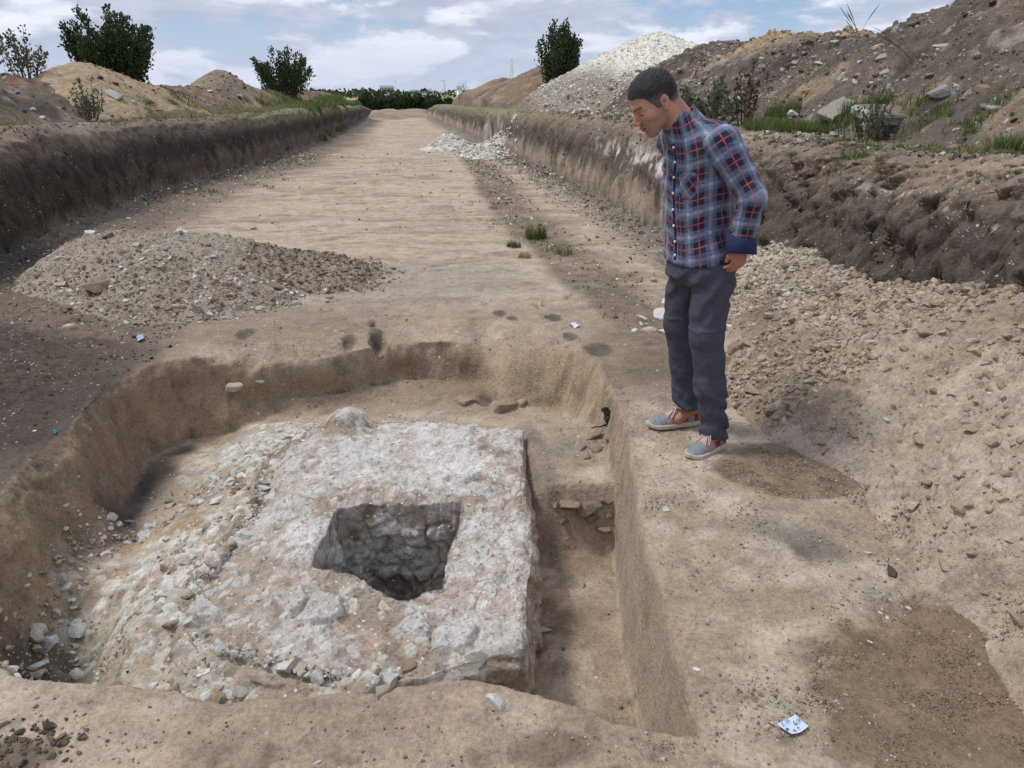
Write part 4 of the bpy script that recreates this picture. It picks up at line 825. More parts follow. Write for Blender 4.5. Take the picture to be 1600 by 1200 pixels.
def body_sdf(P):
    t, _, _ = torso(P, -.022); t = np.maximum(t, .84 - P[..., 2]); d = su(t, cap(P, (-.165, .10, 1.44), (-.21, .10, 1.52), .07, .055), .03)
    for sh, el, wr in ((SH_L, EL_L, WR_L), (SH_R, EL_R, WR_R)):
        d = su(d, cap(P, sh, el, .055, .042), .03); d = su(d, cap(P, el, wr, .040, .029), .015)
    for hp, kn, an in (((-.035, .02, .86), (-.036, -.02, .52), (.045, -.03, .085)), ((-.095, .19, .86), (-.105, .22, .54), (-.01, .255, .09))):
        d = su(d, cap(P, hp, kn, .078, .054), .02); d = su(d, cap(P, kn, an, .055, .036), .03); d = su(d, cap(P, an, np.array(an) + [-.07, -.05, -.04], .034, .028), .02)
    return d
def hand_sdf(P, wr, mir=1):
    wr = np.array(wr); X = lambda a, b, c: wr + np.array([a, b * mir, c])
    d = cap(P, X(0, 0, .03), X(-.004, .0, -.025), .026, .021)
    d = su(d, elp(P, X(-.006, .004, -.050), (.036, .017, .036)), .018)
    d = su(d, cap(P, X(.014, .000, -.055), X(.008, .004, -.082), .012, .011), .01)
    # four fingers bent round to the pocket, thumb leaving the front side
    for i, (a, c, l) in enumerate(((.020, -.074, .040), (.006, -.086, .046), (-.009, -.084, .044), (-.024, -.075, .036))):
        k = X(a, .002, c); m = k + np.array([-.012, .012 * mir, -.020]); e = m + np.array([-.018, .018 * mir, -l * .30])
        d = su(d, cap(P, X(a * .9, .004, -.06), k, .0100, .0098), .004); d = su(d, cap(P, k, m, .0095, .0085), .003); d = su(d, cap(P, m, e, .0085, .007), .003)
    d = su(d, cap(P, X(-.026, .004, -.030), X(-.046, .006, -.052), .0115, .0095), .008); d = su(d, cap(P, X(-.046, .006, -.052), X(-.050, .016, -.074), .0095, .0075), .004)
    return d
def person():
    root = empty('person', MAN, -YAW, label='man in a blue and red plaid shirt and dark trousers, looking down into the pit', cat='person')
    # skin
    m, t, b = base_mat('skin', .52); b.inputs['Subsurface Weight'].default_value = .12; b.inputs['Subsurface Radius'].default_value = (.012, .005, .003); b.inputs['Subsurface Scale'].default_value = .4
    P = t.new('ShaderNodeNewGeometry').outputs['Position']; b.inputs['Specular IOR Level'].default_value = .4
    g = t.noise(P, 130, 4, .6); k = t.m('ADD', t.m('MULTIPLY', t.m('SUBTRACT', g, .5), .45), 1); kk = t.new('ShaderNodeCombineXYZ'); [t.put(kk.inputs[i], k) for i in range(3)]
    t.put(b.inputs['Base Color'], t.mix(1, attr(t, 'tone'), kk.outputs[0], 'MULTIPLY')); bp = t.new('ShaderNodeBump'); bp.inputs['Distance'].default_value = .0015; t.put(bp.inputs['Height'], g); t.l.new(bp.outputs[0], b.inputs['Normal'])
    Vh, Fh = nets(head_sdf, (-.50, -.06, 1.36), (-.13, .21, 1.72), .0028)
    Vb, Fb = nets(body_sdf, (-.36, -.30, .02), (.20, .50, 1.50), .011)
    Va, Fa = nets(lambda P: hand_sdf(P, WR_L, 1), (-.03, -.20, .86), (.12, -.05, 1.06), .0026)
    Vr, Fr = nets(lambda P: hand_sdf(P, WR_R, -1), (-.11, .22, .86), (.06, .36, 1.06), .0035)
    q = H2(Vh); c = np.broadcast_to(np.array([.50, .255, .170]), Vh.shape).copy(); aw = np.abs(q[:, 1])
    nn = fbm(Vh[:, 0], Vh[:, 1], Vh[:, 2], 35, 3, 610)
    c = mixc(c, np.array([.47, .19, .115]), sst(.03, .015, np.hypot(q[:, 0] - .105, q[:, 2] + .04)) * .7)
    c = mixc(c, np.array([.45, .19, .115]), sst(.03, .01, np.linalg.norm((np.stack([q[:, 0], aw, q[:, 2]], -1) - [.06, .045, -.035]), axis=1)) * .5)
    c = mixc(c, np.array([.40, .165, .10]), sst(-.045, -.075, q[:, 0]) * .7)                # weathered neck
    beard = sst(-.035, -.07, q[:, 2] + .25 * (q[:, 0] - .05)) * sst(-.03, .0, q[:, 0]) + sst(.012, .0, np.abs(q[:, 2] + .060)) * sst(.07, .085, q[:, 0]) * (aw < .028)
    c = mixc(c, np.array([.20, .135, .105]), np.clip(beard, 0, 1) * (.5 + .35 * nn))
    lip = sst(.017, .011, np.abs(q[:, 2] + .0765)) * sst(.082, .090, q[:, 0]) * (aw < .024); c = mixc(c, np.array([.36, .125, .10]), lip * .85); c = mixc(c, np.array([.10, .03, .03]), sst(.0035, .0015, np.abs(q[:, 2] + .0765)) * sst(.08, .088, q[:, 0]) * (aw < .022))
    brow = sst(.0075, .003, np.abs(q[:, 2] - .014 - .1 * (aw - .03))) * sst(.007, .014, aw) * sst(.056, .048, aw) * (q[:, 0] > .05); c = mixc(c, np.array([.05, .035, .028]), brow * (.75 + .3 * nn))
    lash = sst(.0035, .001, np.abs(q[:, 2] + .0155 + .12 * (aw - .031) ** 2 * 60)) * sst(.018, .013, np.abs(aw - .031)) * (q[:, 0] > .068); c = mixc(c, np.array([.02, .014, .012]), lash)
    c = mixc(c, np.array([.20, .09, .06]), sst(.013, .009, np.hypot(aw - .031, q[:, 2] + .008)) * (q[:, 0] > .055) * .4)
    c = mixc(c, np.array([.22, .10, .065]), sst(.013, .005, np.hypot(q[:, 0] + .013, q[:, 2] + .010)) * (aw > .070) * (aw < .0865) * .9)
    c = mixc(c, np.array([.05, .04, .036]), sst(-.035, -.055, q[:, 0] - .3 * (q[:, 2] + .03)) * sst(-.05, -.03, q[:, 2]) * (aw < .078) * .9)
    c[:] *= (1 + .08 * nn)[:, None]
    V = [Vh, Vb, Va, Vr]; off = np.cumsum([0] + [len(v) for v in V]); F = np.concatenate([f + o for f, o in zip((Fh, Fb, Fa, Fr), off)]); V = np.concatenate(V)
    cb = np.broadcast_to(np.array([.40, .19, .12]), V.shape).copy(); cb[:len(c)] = c
    mesh_np('body', V, F, m, root, attrs={'tone': ('FLOAT_COLOR', c4(cb))})
    # hair, short, greying at the temples
    def hair_sdf(P):
        q = H2(P); aw = np.abs(q[..., 1]); d = skull(q) - .0045 - .003 * sst(.0, .06, q[..., 2]) - .0035 * fbm(P[..., 0], P[..., 1], P[..., 2], 60, 3, 620)
        line = np.interp(q[..., 0], [-.12, -.075, -.045, -.038, -.004, .000, .014, .030, .044, .060, .085, .10], [-.074, -.064, -.045, -.02, -.020, -.030, -.026, .002, .034, .052, .060, .066]) + .007 * fbm(P[..., 0], P[..., 1], P[..., 2], 120, 3, 621)
        d = np.maximum(d, (line - q[..., 2]) * .7)
        return d
    Vt, Ft = nets(hair_sdf, (-.48, -.04, 1.42), (-.16, .20, 1.72), .0027)
    q = H2(Vt); nn = fbm(q[:, 0] * 1, q[:, 1], q[:, 2], (90, 90, 30), 3, 622); gr = sst(.045, .0, q[:, 2]) * sst(-.05, .0, q[:, 0]) * (np.abs(q[:, 1]) > .035)
    ch = mixc(np.broadcast_to(np.array([.018, .017, .019]), Vt.shape).copy(), np.array([.18, .165, .165]), np.clip(gr * (.75 + .3 * nn) + .05 * (nn > .3), 0, 1) * .9)
    mh = bpy.data.materials.new('short_hair'); mh.use_nodes = True; th = NT(mh.node_tree); bh = th.n['Principled BSDF']; bh.inputs['Roughness'].default_value = .6
    gp = th.new('ShaderNodeTexCoord').outputs['Object']; hn = th.noise(th.vm('MULTIPLY', gp, (260, 260, 90)), 1.6, 4, .7)
    kk = th.new('ShaderNodeCombineXYZ'); kv = th.ramp(hn, .3, .7, .45, 1.7); [th.put(kk.inputs[i], kv) for i in range(3)]
    th.put(bh.inputs['Base Color'], th.mix(1, attr(th, 'tone'), kk.outputs[0], 'MULTIPLY')); bp = th.new('ShaderNodeBump'); bp.inputs['Distance'].default_value = .004; th.put(bp.inputs['Height'], hn); th.l.new(bp.outputs[0], bh.inputs['Normal'])
    hair = mesh_np('hair', Vt, Ft, mh, root, attrs={'tone': ('FLOAT_COLOR', c4(ch))})
    i = RNG.integers(0, len(Vt), 9000); p = Vt[i]; e_ = 1e-3; g = np.stack([skull(H2(p + np.eye(3)[k] * e_)) - skull(H2(p - np.eye(3)[k] * e_)) for k in range(3)], -1); g /= np.linalg.norm(g, axis=1)[:, None]; out_ = skull(H2(p)) > .001; p, g, i = p[out_], g[out_], i[out_]
    comb = -HF * .5 - HU * .35; d = g * .75 + comb * RNG.uniform(.3, 1, (len(p), 1)) + RNG.normal(0, .25, p.shape); d /= np.linalg.norm(d, axis=1)[:, None]; sdv = np.cross(d, g + RNG.normal(0, .2, p.shape)); sdv /= np.linalg.norm(sdv, axis=1)[:, None]; Lh = RNG.uniform(.003, .0065, (len(p), 1)); wd = .00055
    Vh_ = np.stack([p - g * .001 - sdv * wd, p - g * .001 + sdv * wd, p + d * Lh + sdv * wd * .3, p + d * Lh - sdv * wd * .3], 1).reshape(-1, 3); tn = np.where((RNG.random(len(p)) < .16)[:, None], np.array([.22, .20, .20]), ch[i] * RNG.uniform(.6, 1.6, (len(p), 1)))
    mesh_np('hair_strands', Vh_, np.arange(len(Vh_)).reshape(-1, 4), mh, hair, smooth=False, attrs={'tone': ('FLOAT_COLOR', c4(np.repeat(tn, 4, 0)))})
    # ---- shirt cloth: woven check from the cloth's own coordinates
    ms, t, b = base_mat('plaid_cotton', .85); sp = t.new('ShaderNodeSeparateXYZ'); t.put(sp.inputs[0], attr(t, 'weave', 'Vector')); b.inputs['Sheen Weight'].default_value = .15
    PER = .102
    def band(x):
        p = t.m('FRACT', t.m('DIVIDE', x, PER)); d = t.m('ABSOLUTE', t.m('SUBTRACT', p, .5))    # .5 at the red line, 0 mid way
        light = t.ramp(d, .27, .21); soft = t.ramp(d, .12, .02)
        lines = t.m('GREATER_THAN', t.m('FRACT', t.m('MULTIPLY', p, 13)), .72); red = t.ramp(d, .470, .484)
        return light, soft, lines, red
    lu, su_, nu, ru = band(sp.outputs[0]); lv, sv, nv, rv = band(sp.outputs[1])
    k = t.m('ADD', t.m('MULTIPLY', lu, .5), t.m('MULTIPLY', lv, .5))
    c = t.mix(k, (.020, .021, .044, 1), (.145, .185, .29, 1)); c = t.mix(t.m('MULTIPLY', t.m('MULTIPLY', su_, sv), .8), c, (.54, .58, .64, 1)); c = t.mix(t.m('MULTIPLY', t.m('MAXIMUM', su_, sv), .38), c, (.34, .40, .52, 1))
    c = t.mix(t.m('MULTIPLY', t.m('MAXIMUM', t.m('MULTIPLY', nu, lu), t.m('MULTIPLY', nv, lv)), .42), c, (.04, .05, .11, 1))
    c = t.mix(t.m('MULTIPLY', t.m('MAXIMUM', ru, rv), .88), c, (.40, .085, .105, 1))
    gpos = t.new('ShaderNodeNewGeometry').outputs['Position']; wv = t.noise(gpos, 500, 2, .5); kf = t.ramp(wv, .2, .8, .82, 1.18); kk = t.new('ShaderNodeCombineXYZ'); [t.put(kk.inputs[i], kf) for i in range(3)]
    t.put(b.inputs['Base Color'], t.mix(1, c, kk.outputs[0], 'MULTIPLY'))
    wr = t.noise(gpos, 26, 3, .5); bp = t.new('ShaderNodeBump'); bp.inputs['Distance'].default_value = .010; bp.inputs['Strength'].default_value = .8; t.put(bp.inputs['Height'], t.m('ADD', wr, t.m('MULTIPLY', t.noise(t.vm('MULTIPLY', gpos, (30, 30, 75)), 1, 3, .6), .5))); t.l.new(bp.outputs[0], b.inputs['Normal'])
    def hem(P): return .905 - .12 * (P[..., 0] * FD[0] + P[..., 1] * FD[1] + -.08) * 1.6
    def shirt_sdf(P):
        d, ff, ll = torso(P, 0); d = su(d, cap(P, (-.165, .10, 1.445), (-.075, -.055, 1.425), .075, .068), .05); d = su(d, cap(P, (-.165, .10, 1.445), (-.19, .26, 1.425), .075, .068), .05)
        z = P[..., 2]; w = .012 * fbm(P[..., 0], P[..., 1], z, (7, 7, 12), 3, 630) + .008 * fbm(P[..., 0] + z * .8, P[..., 1], z, (25, 25, 14), 2, 631)
        w = w + .006 * np.sin(z * 42 + 9 * P[..., 0] + 3 * fbm(P[..., 0], P[..., 1], z, 6, 2, 632)) * sst(1.25, 1.0, z) * sst(-.05, .10, -ff + .02)
        d = d - w - .010 * sst(.99, .88, z); hz = .885 + .16 * np.clip(.10 - ff, 0, .3) * 1.2 - .02 * sst(.1, .19, np.abs(ll)) * 0
        d = np.maximum(d, hz - z); c0 = cap(P, (-.165, .10, 1.44), (-.23, .10, 1.52), .062, .058); d = -su(-d, c0, .006)
        return np.maximum(d, (z - 1.50 + .9 * (P[..., 0] + .16) * (P[..., 0] < -.16)) )
    Vs, Fs = nets(shirt_sdf, (-.34, -.20, .84), (.13, .40, 1.53), .0065)
    def tw(V):
        _, ff, ll = torso(V); ang = np.arctan2(ll, ff); z = V[:, 2]; return np.stack([ang * .175 + .022, z + .045 * np.cos(ang) * .6 + .012 * np.sin(3 * ang) + .03, 0 * z], -1)
    shirt = mesh_np('shirt', Vs, Fs, ms, root, attrs={'weave': ('FLOAT_VECTOR', tw(Vs))})
    def sleeve(sh, el, wr, seed):
        sh, el, wr = map(np.array, (sh, el, wr)); 
        def f(P):
            d = su(cap(P, sh, el, .078, .058), cap(P, el, wr, .059, .050), .02); w = .008 * fbm(P[..., 0], P[..., 1], P[..., 2], (11, 11, 22), 3, seed)
            dd = np.linalg.norm(P - el, axis=-1); w = w + .005 * np.sin(dd * 95 + 6 * P[..., 1] * 9) * sst(.13, .03, dd)
            wd = wr - el; wd = wd / np.linalg.norm(wd); e = (P - wr) @ wd
            return np.maximum(d - w, e + .01)
        lo = np.minimum(np.minimum(sh, el), wr) - .1; hi = np.maximum(np.maximum(sh, el), wr) + .1; V, F = nets(f, lo, hi, .006)
        L1 = np.linalg.norm(el - sh); L2 = np.linalg.norm(wr - el); t1 = np.clip(((V - sh) @ (el - sh)) / L1 ** 2, -.5, 1); t2 = np.clip(((V - el) @ (wr - el)) / L2 ** 2, 0, 1.3); s = t1 * L1 + t2 * L2
        ax = sh + (el - sh) * t1[:, None] + (wr - el) * t2[:, None]; r = V - ax; ref = np.array([0, -1., 0.]); side = np.array([1., 0, .45]); side /= np.linalg.norm(side)
        ang = np.arctan2(r @ side, r @ ref); return V, F, np.stack([ang * .062 + .006, s + .012 * np.cos(ang), 0 * s], -1)
    for sh, el, wr, sd in ((SH_L, EL_L, WR_L, 640), (SH_R, EL_R, WR_R, 650)):
        V, F, w = sleeve(sh, el, wr, sd); sv_ = mesh_np('sleeve', V, F, ms, root, attrs={'weave': ('FLOAT_VECTOR', w)})
        wr_, el_ = np.array(wr), np.array(el); ax = (wr_ - el_) / np.linalg.norm(wr_ - el_); u = np.cross(ax, [0, 1, 0]); u /= np.linalg.norm(u); v = np.cross(ax, u)
        th = np.linspace(0, 2 * math.pi, 40, endpoint=False); rings = []
        for e, rr, sk in ((-.045, .053, 0), (-.042, .058, 0), (-.01, .062, .2), (.022, .068, .5), (.024, .066, .5), (.0, .054, .2), (-.03, .045, 0)):
            cth, sth = np.cos(th), np.sin(th); rings.append(wr_ + ax * 0 + (ax[None] * (e + .012 * sk * np.cos(th * 2)[:, None])) + rr * (u[None] * cth[:, None] + v[None] * sth[:, None]) * (1 + .06 * np.sin(3 * th + e * 60))[:, None])
        Vc = np.concatenate(rings); Fc = [[i * 40 + j, i * 40 + (j + 1) % 40, (i + 1) * 40 + (j + 1) % 40, (i + 1) * 40 + j] for i in range(6) for j in range(40)]
        mesh_np('cuff', Vc, np.array(Fc), flat_mat('navy_cuff', (.022, .035, .09), .85, .2, 60, .002), sv_)
    # collar: two leaves round the neck
    def collar(P):
        a = np.array([-.165, .10, 1.455]); bb = np.array([-.285, .085, 1.575]); ax = (bb - a) / np.linalg.norm(bb - a); h = (P - a) @ ax; rr = np.linalg.norm(P - a - h[..., None] * ax, axis=-1)
        R0 = .075 - .10 * (h - .02); d = np.abs(rr - R0) - .0052; q = P - a; fr = -(q[..., 0] * .72 + q[..., 2] * .70)
        lo = -.012 - .5 * np.clip(-q[..., 0] - .03, 0, .09); hi = .058 + .0 * h
        f_ = q[..., 0] * FD[0] + q[..., 1] * FD[1]; l_ = q[..., 0] * LD[0] + q[..., 1] * LD[1]
        hi = .058 - .25 * np.clip(f_ - .03, 0, .1)
        d = smx(smx(d, h - hi, .004), lo - .01 - h, .004); gap = .012 + .0 * h - np.abs(l_); return smx(d, np.where(f_ > .02, gap, -1), .004)
    Vc, Fc = nets(collar, (-.36, -.04, 1.38), (-.04, .24, 1.64), .0034)
    if len(Fc): 
        a = np.array([-.165, .10, 1.455]); q = Vc - a; ang = np.arctan2(q @ LD, q @ FD)
        mesh_np('collar', Vc, Fc, ms, shirt, attrs={'weave': ('FLOAT_VECTOR', np.stack([ang * .09 + .05, (Vc[:, 2] * .7 - Vc[:, 0] * .7) * 1. + .02, 0 * ang], -1))})
    mb = flat_mat('pearl_button', (.72, .72, .70), .35, .05)
    def on_torso(z, ang, off=.0):
        d = 10; P0 = np.array([0, 0, z]); lo, hi = 0., .3; cs = np.interp(z, [.80, .86, .95, 1.05, 1.2, 1.35, 1.43, 1.50], [-.065, -.068, -.080, -.095, -.110, -.122, -.143, -.175]); dr = FD * math.cos(ang) + LD * math.sin(ang); c0 = np.array([cs, .10, z])
        for _ in range(22):
            m_ = (lo + hi) / 2; (lo, hi) = (m_, hi) if shirt_sdf((c0 + dr * m_)[None])[0] < 0 else (lo, m_)
        return c0 + dr * (lo + off), dr
    pl = []
    for i, z in enumerate(np.linspace(.905, 1.40, 34)):
        for a_ in (.10, .145, .19, .235):
            p, dr = on_torso(z, a_, .0035 if a_ not in (.10, .235) else .001); pl.append(p)
    pl = np.array(pl); Fp = np.array([[i * 4 + j, i * 4 + j + 1, (i + 1) * 4 + j + 1, (i + 1) * 4 + j] for i in range(33) for j in range(3)])
    mesh_np('button_placket', pl, Fp, flat_mat('navy_placket', (.022, .027, .065), .85, .2, 60, .001), shirt)
    for z in (1.385, 1.325, 1.262, 1.195, 1.125, 1.055, .985, .925):
        p, dr = on_torso(z, .17, .006); th = np.linspace(0, 2 * math.pi, 12, endpoint=False); u = np.cross(dr, [0, 0, 1]); r1 = p + .0062 * (u[None] * np.cos(th)[:, None] + np.array([0, 0, 1]) * np.sin(th)[:, None]); V = np.concatenate([r1 - dr * .003, r1 + dr * .001, r1 * .6 + .4 * p + dr * .0025, [p + dr * .0022]])
        F = [[a * 12 + j, a * 12 + (j + 1) % 12, (a + 1) * 12 + (j + 1) % 12, (a + 1) * 12 + j] for a in range(2) for j in range(12)] + [[24 + j, 24 + (j + 1) % 12, 36, 36] for j in range(12)]
        F3 = np.array([[f[0], f[1], f[2]] for f in F] + [[f[0], f[2], f[3]] for f in F if f[2] != f[3]]); mesh_np('button', V, F3, mb, shirt)
    pk = []; NP = 14
    for i, zt_ in enumerate(np.linspace(0, 1, NP)):
        for j, at_ in enumerate(np.linspace(.42, .98, NP)):
            z = 1.175 + .115 * zt_; cut_ = .030 * max(0, abs(at_ - .70) / .28 - .35) * (1 - zt_) ** 2; p, dr = on_torso(z + cut_, at_, .0035 if 0 < i < NP - 1 and 0 < j < NP - 1 else .0); pk.append(p)
    pk = np.array(pk); a_ = np.tile(np.linspace(.42, .98, NP), NP) * .175; z_ = pk[:, 2]; wv_ = np.stack([(a_ + z_) * .707 + .03, (a_ - z_) * .707 + .05, 0 * a_], -1)
    mesh_np('chest_pocket', pk, grid_faces(NP, NP), ms, shirt, attrs={'weave': ('FLOAT_VECTOR', wv_)})
    # ---- trousers
    def leg(P, hp, kn, mid, an, r):
        return su(su(cap(P, hp, kn, r[0], r[1]), cap(P, kn, mid, r[1], r[2]), .03), cap(P, mid, an, r[2], r[3]), .03)
    def trs(P):
        z = P[..., 2]; d, ff, ll = torso(P, -.004); d = np.maximum(d, np.maximum(z - .965, .82 - z)); d = su(d, elp(P, (-.055, .10, .86), (.125, .165, .10)), .04)
        n_ = leg(P, (-.028, .015, .85), (-.034, -.02, .56), (.002, -.025, .32), (.044, -.030, .072), (.101, .074, .073, .067)); f_ = leg(P, (-.085, .185, .85), (-.105, .215, .56), (-.055, .235, .35), (-.025, .25, .082), (.108, .080, .078, .077))
        x, y = P[..., 0], P[..., 1]
        w = .010 * fbm(x + .4 * z, y, z, (9, 9, 7), 3, 660) * sst(.95, .75, z) + .0105 * fbm(x, y, z + .55 * x, (10, 10, 20), 3, 661) * sst(.62, .25, z) + .004 * fbm(x, y, z, 26, 2, 662)
        w = w + .013 * np.sin(z * 66 + x * 44 + 7 * fbm(x, y, z, 8, 2, 663)) * sst(.42, .16, z) * (.5 + .5 * fbm(x, y, z, 5, 2, 664)) + .007 * np.sin(z * 38 - x * 70 + 5 * fbm(x, y, z, 6, 2, 665)) * sst(.60, .72, z) * sst(.92, .8, z) - .005 * np.exp(-((x - .022 - .03 * np.sin(z * 9)) / .006) ** 2) * (y < .0) + .004 * (np.abs(z - .600 - .10 * (x + .1)) < .007)
        l = np.minimum(n_, f_ + .0); l = np.maximum(su(n_, f_, .006), 0.066 + .0 * z - z + .10 * (x - .04) * 0 + sst(.08, .14, y) * .05); d = su(d, l, .025) - w
        return d
    Vt, Ft = nets(trs, (-.26, -.19, .03), (.20, .40, .99), .0068)
    mesh_np('trousers', Vt, Ft, flat_mat('slate_hiking_cloth', (.066, .069, .094), .75, .22, 28, .006), root)
    # belt loop of the pocket seam and zip seam as narrow raised tapes
    # ---- shoes
    def shoe(toe, heel, zg):
        toe, heel = np.array(toe, float), np.array(heel, float); ax = toe - heel; L = np.linalg.norm(ax); ax /= L; sd = np.array([-ax[1], ax[0]]); 
        sh = empty('shoe'); sh.parent = root
        hw = lambda x: np.interp(x, [0, .02, .06, .12, .18, .23, .262, .28], [.012, .030, .036, .038, .046, .046, .032, .010]); T = lambda x: np.interp(x, [-.01, 0, .02, .06, .10, .135, .17, .21, .25, .275, .29], [.02, .060, .078, .074, .090, .092, .075, .055, .044, .026, .01])
        def loc(P): x = (P[..., 0] - heel[0]) * ax[0] + (P[..., 1] - heel[1]) * ax[1]; y = (P[..., 0] - heel[0]) * sd[0] + (P[..., 1] - heel[1]) * sd[1]; return x * .28 / L, y, P[..., 2] - zg
        def upper(P):
            x, y, z = loc(P); a = np.maximum(hw(np.clip(x, 0, .28)), .004) * (1 - .0 * z); tz = T(x); zz = np.clip(z, .0, None); r = np.sqrt((y / a) ** 2 + (zz / tz) ** 2.2); d = (r - 1) * np.minimum(a, .03)
            d = np.maximum(d, np.maximum(-x, x - .28)); d = np.maximum(d, .018 - z); op = elp(np.stack([x, y, z], -1), (.062, 0, .088), (.050, .026, .035)); d = -su(-d, op, .005); return d - .0015 * fbm(x, y, z, 40, 2, 670)
        def sole(P):
            x, y, z = loc(P); a = np.maximum(hw(np.clip(x, 0, .28)), .006) + .0045; d = np.maximum((np.abs(y) - a), np.maximum(-.006 - x, x - .286)); return smx(smx(d, z - .024 - .010 * sst(.25, .285, x), .005), -z + .010 * sst(.23, .285, x), .005)
        mid = (toe + heel) / 2; lo = np.array([mid[0] - .2, mid[1] - .2, zg - .02]); hi = np.array([mid[0] + .2, mid[1] + .2, zg + .13])
        V, F = nets(upper, lo, hi, .0036); x, y, z = loc(V); ay = np.abs(y)
        c = np.broadcast_to(np.array([.215, .245, .285]), V.shape).copy(); c = mixc(c, np.array([.155, .175, .215]), sst(.1, .5, fbm(V[:, 0], V[:, 1], V[:, 2], 30, 3, 671)) * .6)
        c = mixc(c, np.array([.42, .235, .225]), sst(.192, .186, x) * sst(.066, .072, x) * (z > .036 - .1 * (x - .13)) * 1.); c = mixc(c, np.array([.50, .36, .34]), (ay < .018) * (x > .12) * (x < .185) * 1.)
        c = mixc(c, np.array([.33, .022, .035]), (np.abs(x - .095) < .020) * (np.abs(z - .044) < .012) * (ay > .02) * 1.); c = mixc(c, np.array([.30, .02, .035]), (np.abs(x - .03) < .014) * (z > .03) * (z < .062) * 1.)
        m, t, b = base_mat('worn_canvas', .9); g = t.noise(t.new('ShaderNodeNewGeometry').outputs['Position'], 110, 4, .6); kf = t.ramp(g, .2, .8, .75, 1.25); kk = t.new('ShaderNodeCombineXYZ'); [t.put(kk.inputs[i], kf) for i in range(3)]; t.put(b.inputs['Base Color'], t.mix(1, attr(t, 'tone'), kk.outputs[0], 'MULTIPLY'))
        mesh_np('upper', V, F, m, sh, attrs={'tone': ('FLOAT_COLOR', c4(c))}); V, F = nets(sole, lo, hi, .004); mesh_np('sole', V, F, flat_mat('cream_rubber', (.50, .455, .36), .7, .2, 60), sh)
        def W3(x, y, z): p = heel + ax * (x * L / .28) + sd * y; return (p[0], p[1], z + zg)
        cu = bpy.data.curves.new('laces', 'CURVE'); cu.dimensions = '3D'; cu.bevel_depth = .0022; cu.bevel_resolution = 2; zt = lambda x: float(T(x)) + .003
        lines = [[(.125 + .014 * i, -.020, zt(.125 + .014 * i) - .012), (.128 + .014 * i, 0, zt(.128 + .014 * i) + .003), (.135 + .014 * i, .020, zt(.135 + .014 * i) - .012)] for i in range(4)]
        lines += [[(.13, 0, zt(.13) + .003), (.14, .018, zt(.14) + .010), (.158, .034, zt(.158) - .012), (.172, .037, zt(.17) - .028), (.16, .026, zt(.16) - .004), (.135, .005, zt(.13) + .005)], [(.13, 0, zt(.13) + .003), (.145, -.016, zt(.145) + .012), (.165, -.032, zt(.165) - .012), (.180, -.034, zt(.18) - .028), (.165, -.022, zt(.165) - .002), (.135, -.004, zt(.13) + .004)], [(.13, 0, zt(.13) + .004), (.16, .012, zt(.16) + .002), (.19, .03, zt(.19) - .012)], [(.13, 0, zt(.13) + .004), (.165, -.01, zt(.165) + .002), (.195, -.026, zt(.19) - .010)]]
        for L_ in lines:
            s_ = cu.splines.new('NURBS'); s_.points.add(len(L_) - 1); s_.use_endpoint_u = True; s_.order_u = 3
            for p_, q_ in zip(s_.points, L_): p_.co = (*W3(*q_), 1)
        cu.materials.append(flat_mat('pale_lace', (.52, .42, .37), .9, .2, 200)); tmp = bpy.data.objects.new('laces_curve', cu); C.objects.link(tmp); me_ = bpy.data.meshes.new_from_object(tmp.evaluated_get(bpy.context.evaluated_depsgraph_get())); C.objects.unlink(tmp); bpy.data.objects.remove(tmp); lo_ = bpy.data.objects.new('laces', me_); C.objects.link(lo_); lo_.parent = sh
    shoe((-.105, -.150), (.105, .010), .000); shoe((-.235, .205), (.045, .262), .004)
person()

# ---------------------------------------------------------------- bushes
def leaf_mat(name, col, trans=.25):
    m, t, b = base_mat(name, .7); c = attr(t, 'tone'); t.put(b.inputs['Base Color'], t.mix(1, c, (*col, 1), 'MULTIPLY'))
    tr = t.new('ShaderNodeBsdfTranslucent'); t.put(tr.inputs[0], t.mix(1, c, (*col, 1), 'MULTIPLY')); mx = t.new('ShaderNodeMixShader'); mx.inputs[0].default_value = trans
    o = [n for n in t.n if n.type == 'OUTPUT_MATERIAL'][0]; t.l.new(b.outputs[0], mx.inputs[1]); t.l.new(tr.outputs[0], mx.inputs[2]); t.l.new(mx.outputs[0], o.inputs[0]); return m
M_LEAF = leaf_mat('dark_leaf', (.050, .078, .030)); M_LEAF2 = leaf_mat('grey_leaf', (.115, .135, .085)); M_GRASS = leaf_mat('grass_blade', (.098, .150, .044), .3); M_DRY = leaf_mat('dry_blade', (.36, .28, .15), .3)
M_BARK = flat_mat('bark', (.12, .09, .065), .95, .4, 30, .01)
def tubes(name, paths, mat, parent=None, r0=.01, k=5):
    V, F = [], []
    for p in paths:
        p = np.asarray(p, float); n = len(p); r = r0[0] if isinstance(r0, tuple) else r0; rr = np.linspace(1, .25, n) * r; b = len(V)
        d = np.gradient(p, axis=0); d /= np.maximum(np.linalg.norm(d, axis=1), 1e-9)[:, None]
        a = np.cross(d, [.3, .2, .93]); a /= np.maximum(np.linalg.norm(a, axis=1), 1e-9)[:, None]; c = np.cross(d, a)
        for i in range(n):
            for j in range(k): V.append(p[i] + rr[i] * (a[i] * math.cos(2 * math.pi * j / k) + c[i] * math.sin(2 * math.pi * j / k)))
        for i in range(n - 1):
            for j in range(k): F.append([b + i * k + j, b + i * k + (j + 1) % k, b + (i + 1) * k + (j + 1) % k, b + (i + 1) * k + j])
    return mesh_np(name, np.array(V), np.array(F), mat, parent, attrs={'tone': ('FLOAT_COLOR', np.ones((len(V), 4)))})
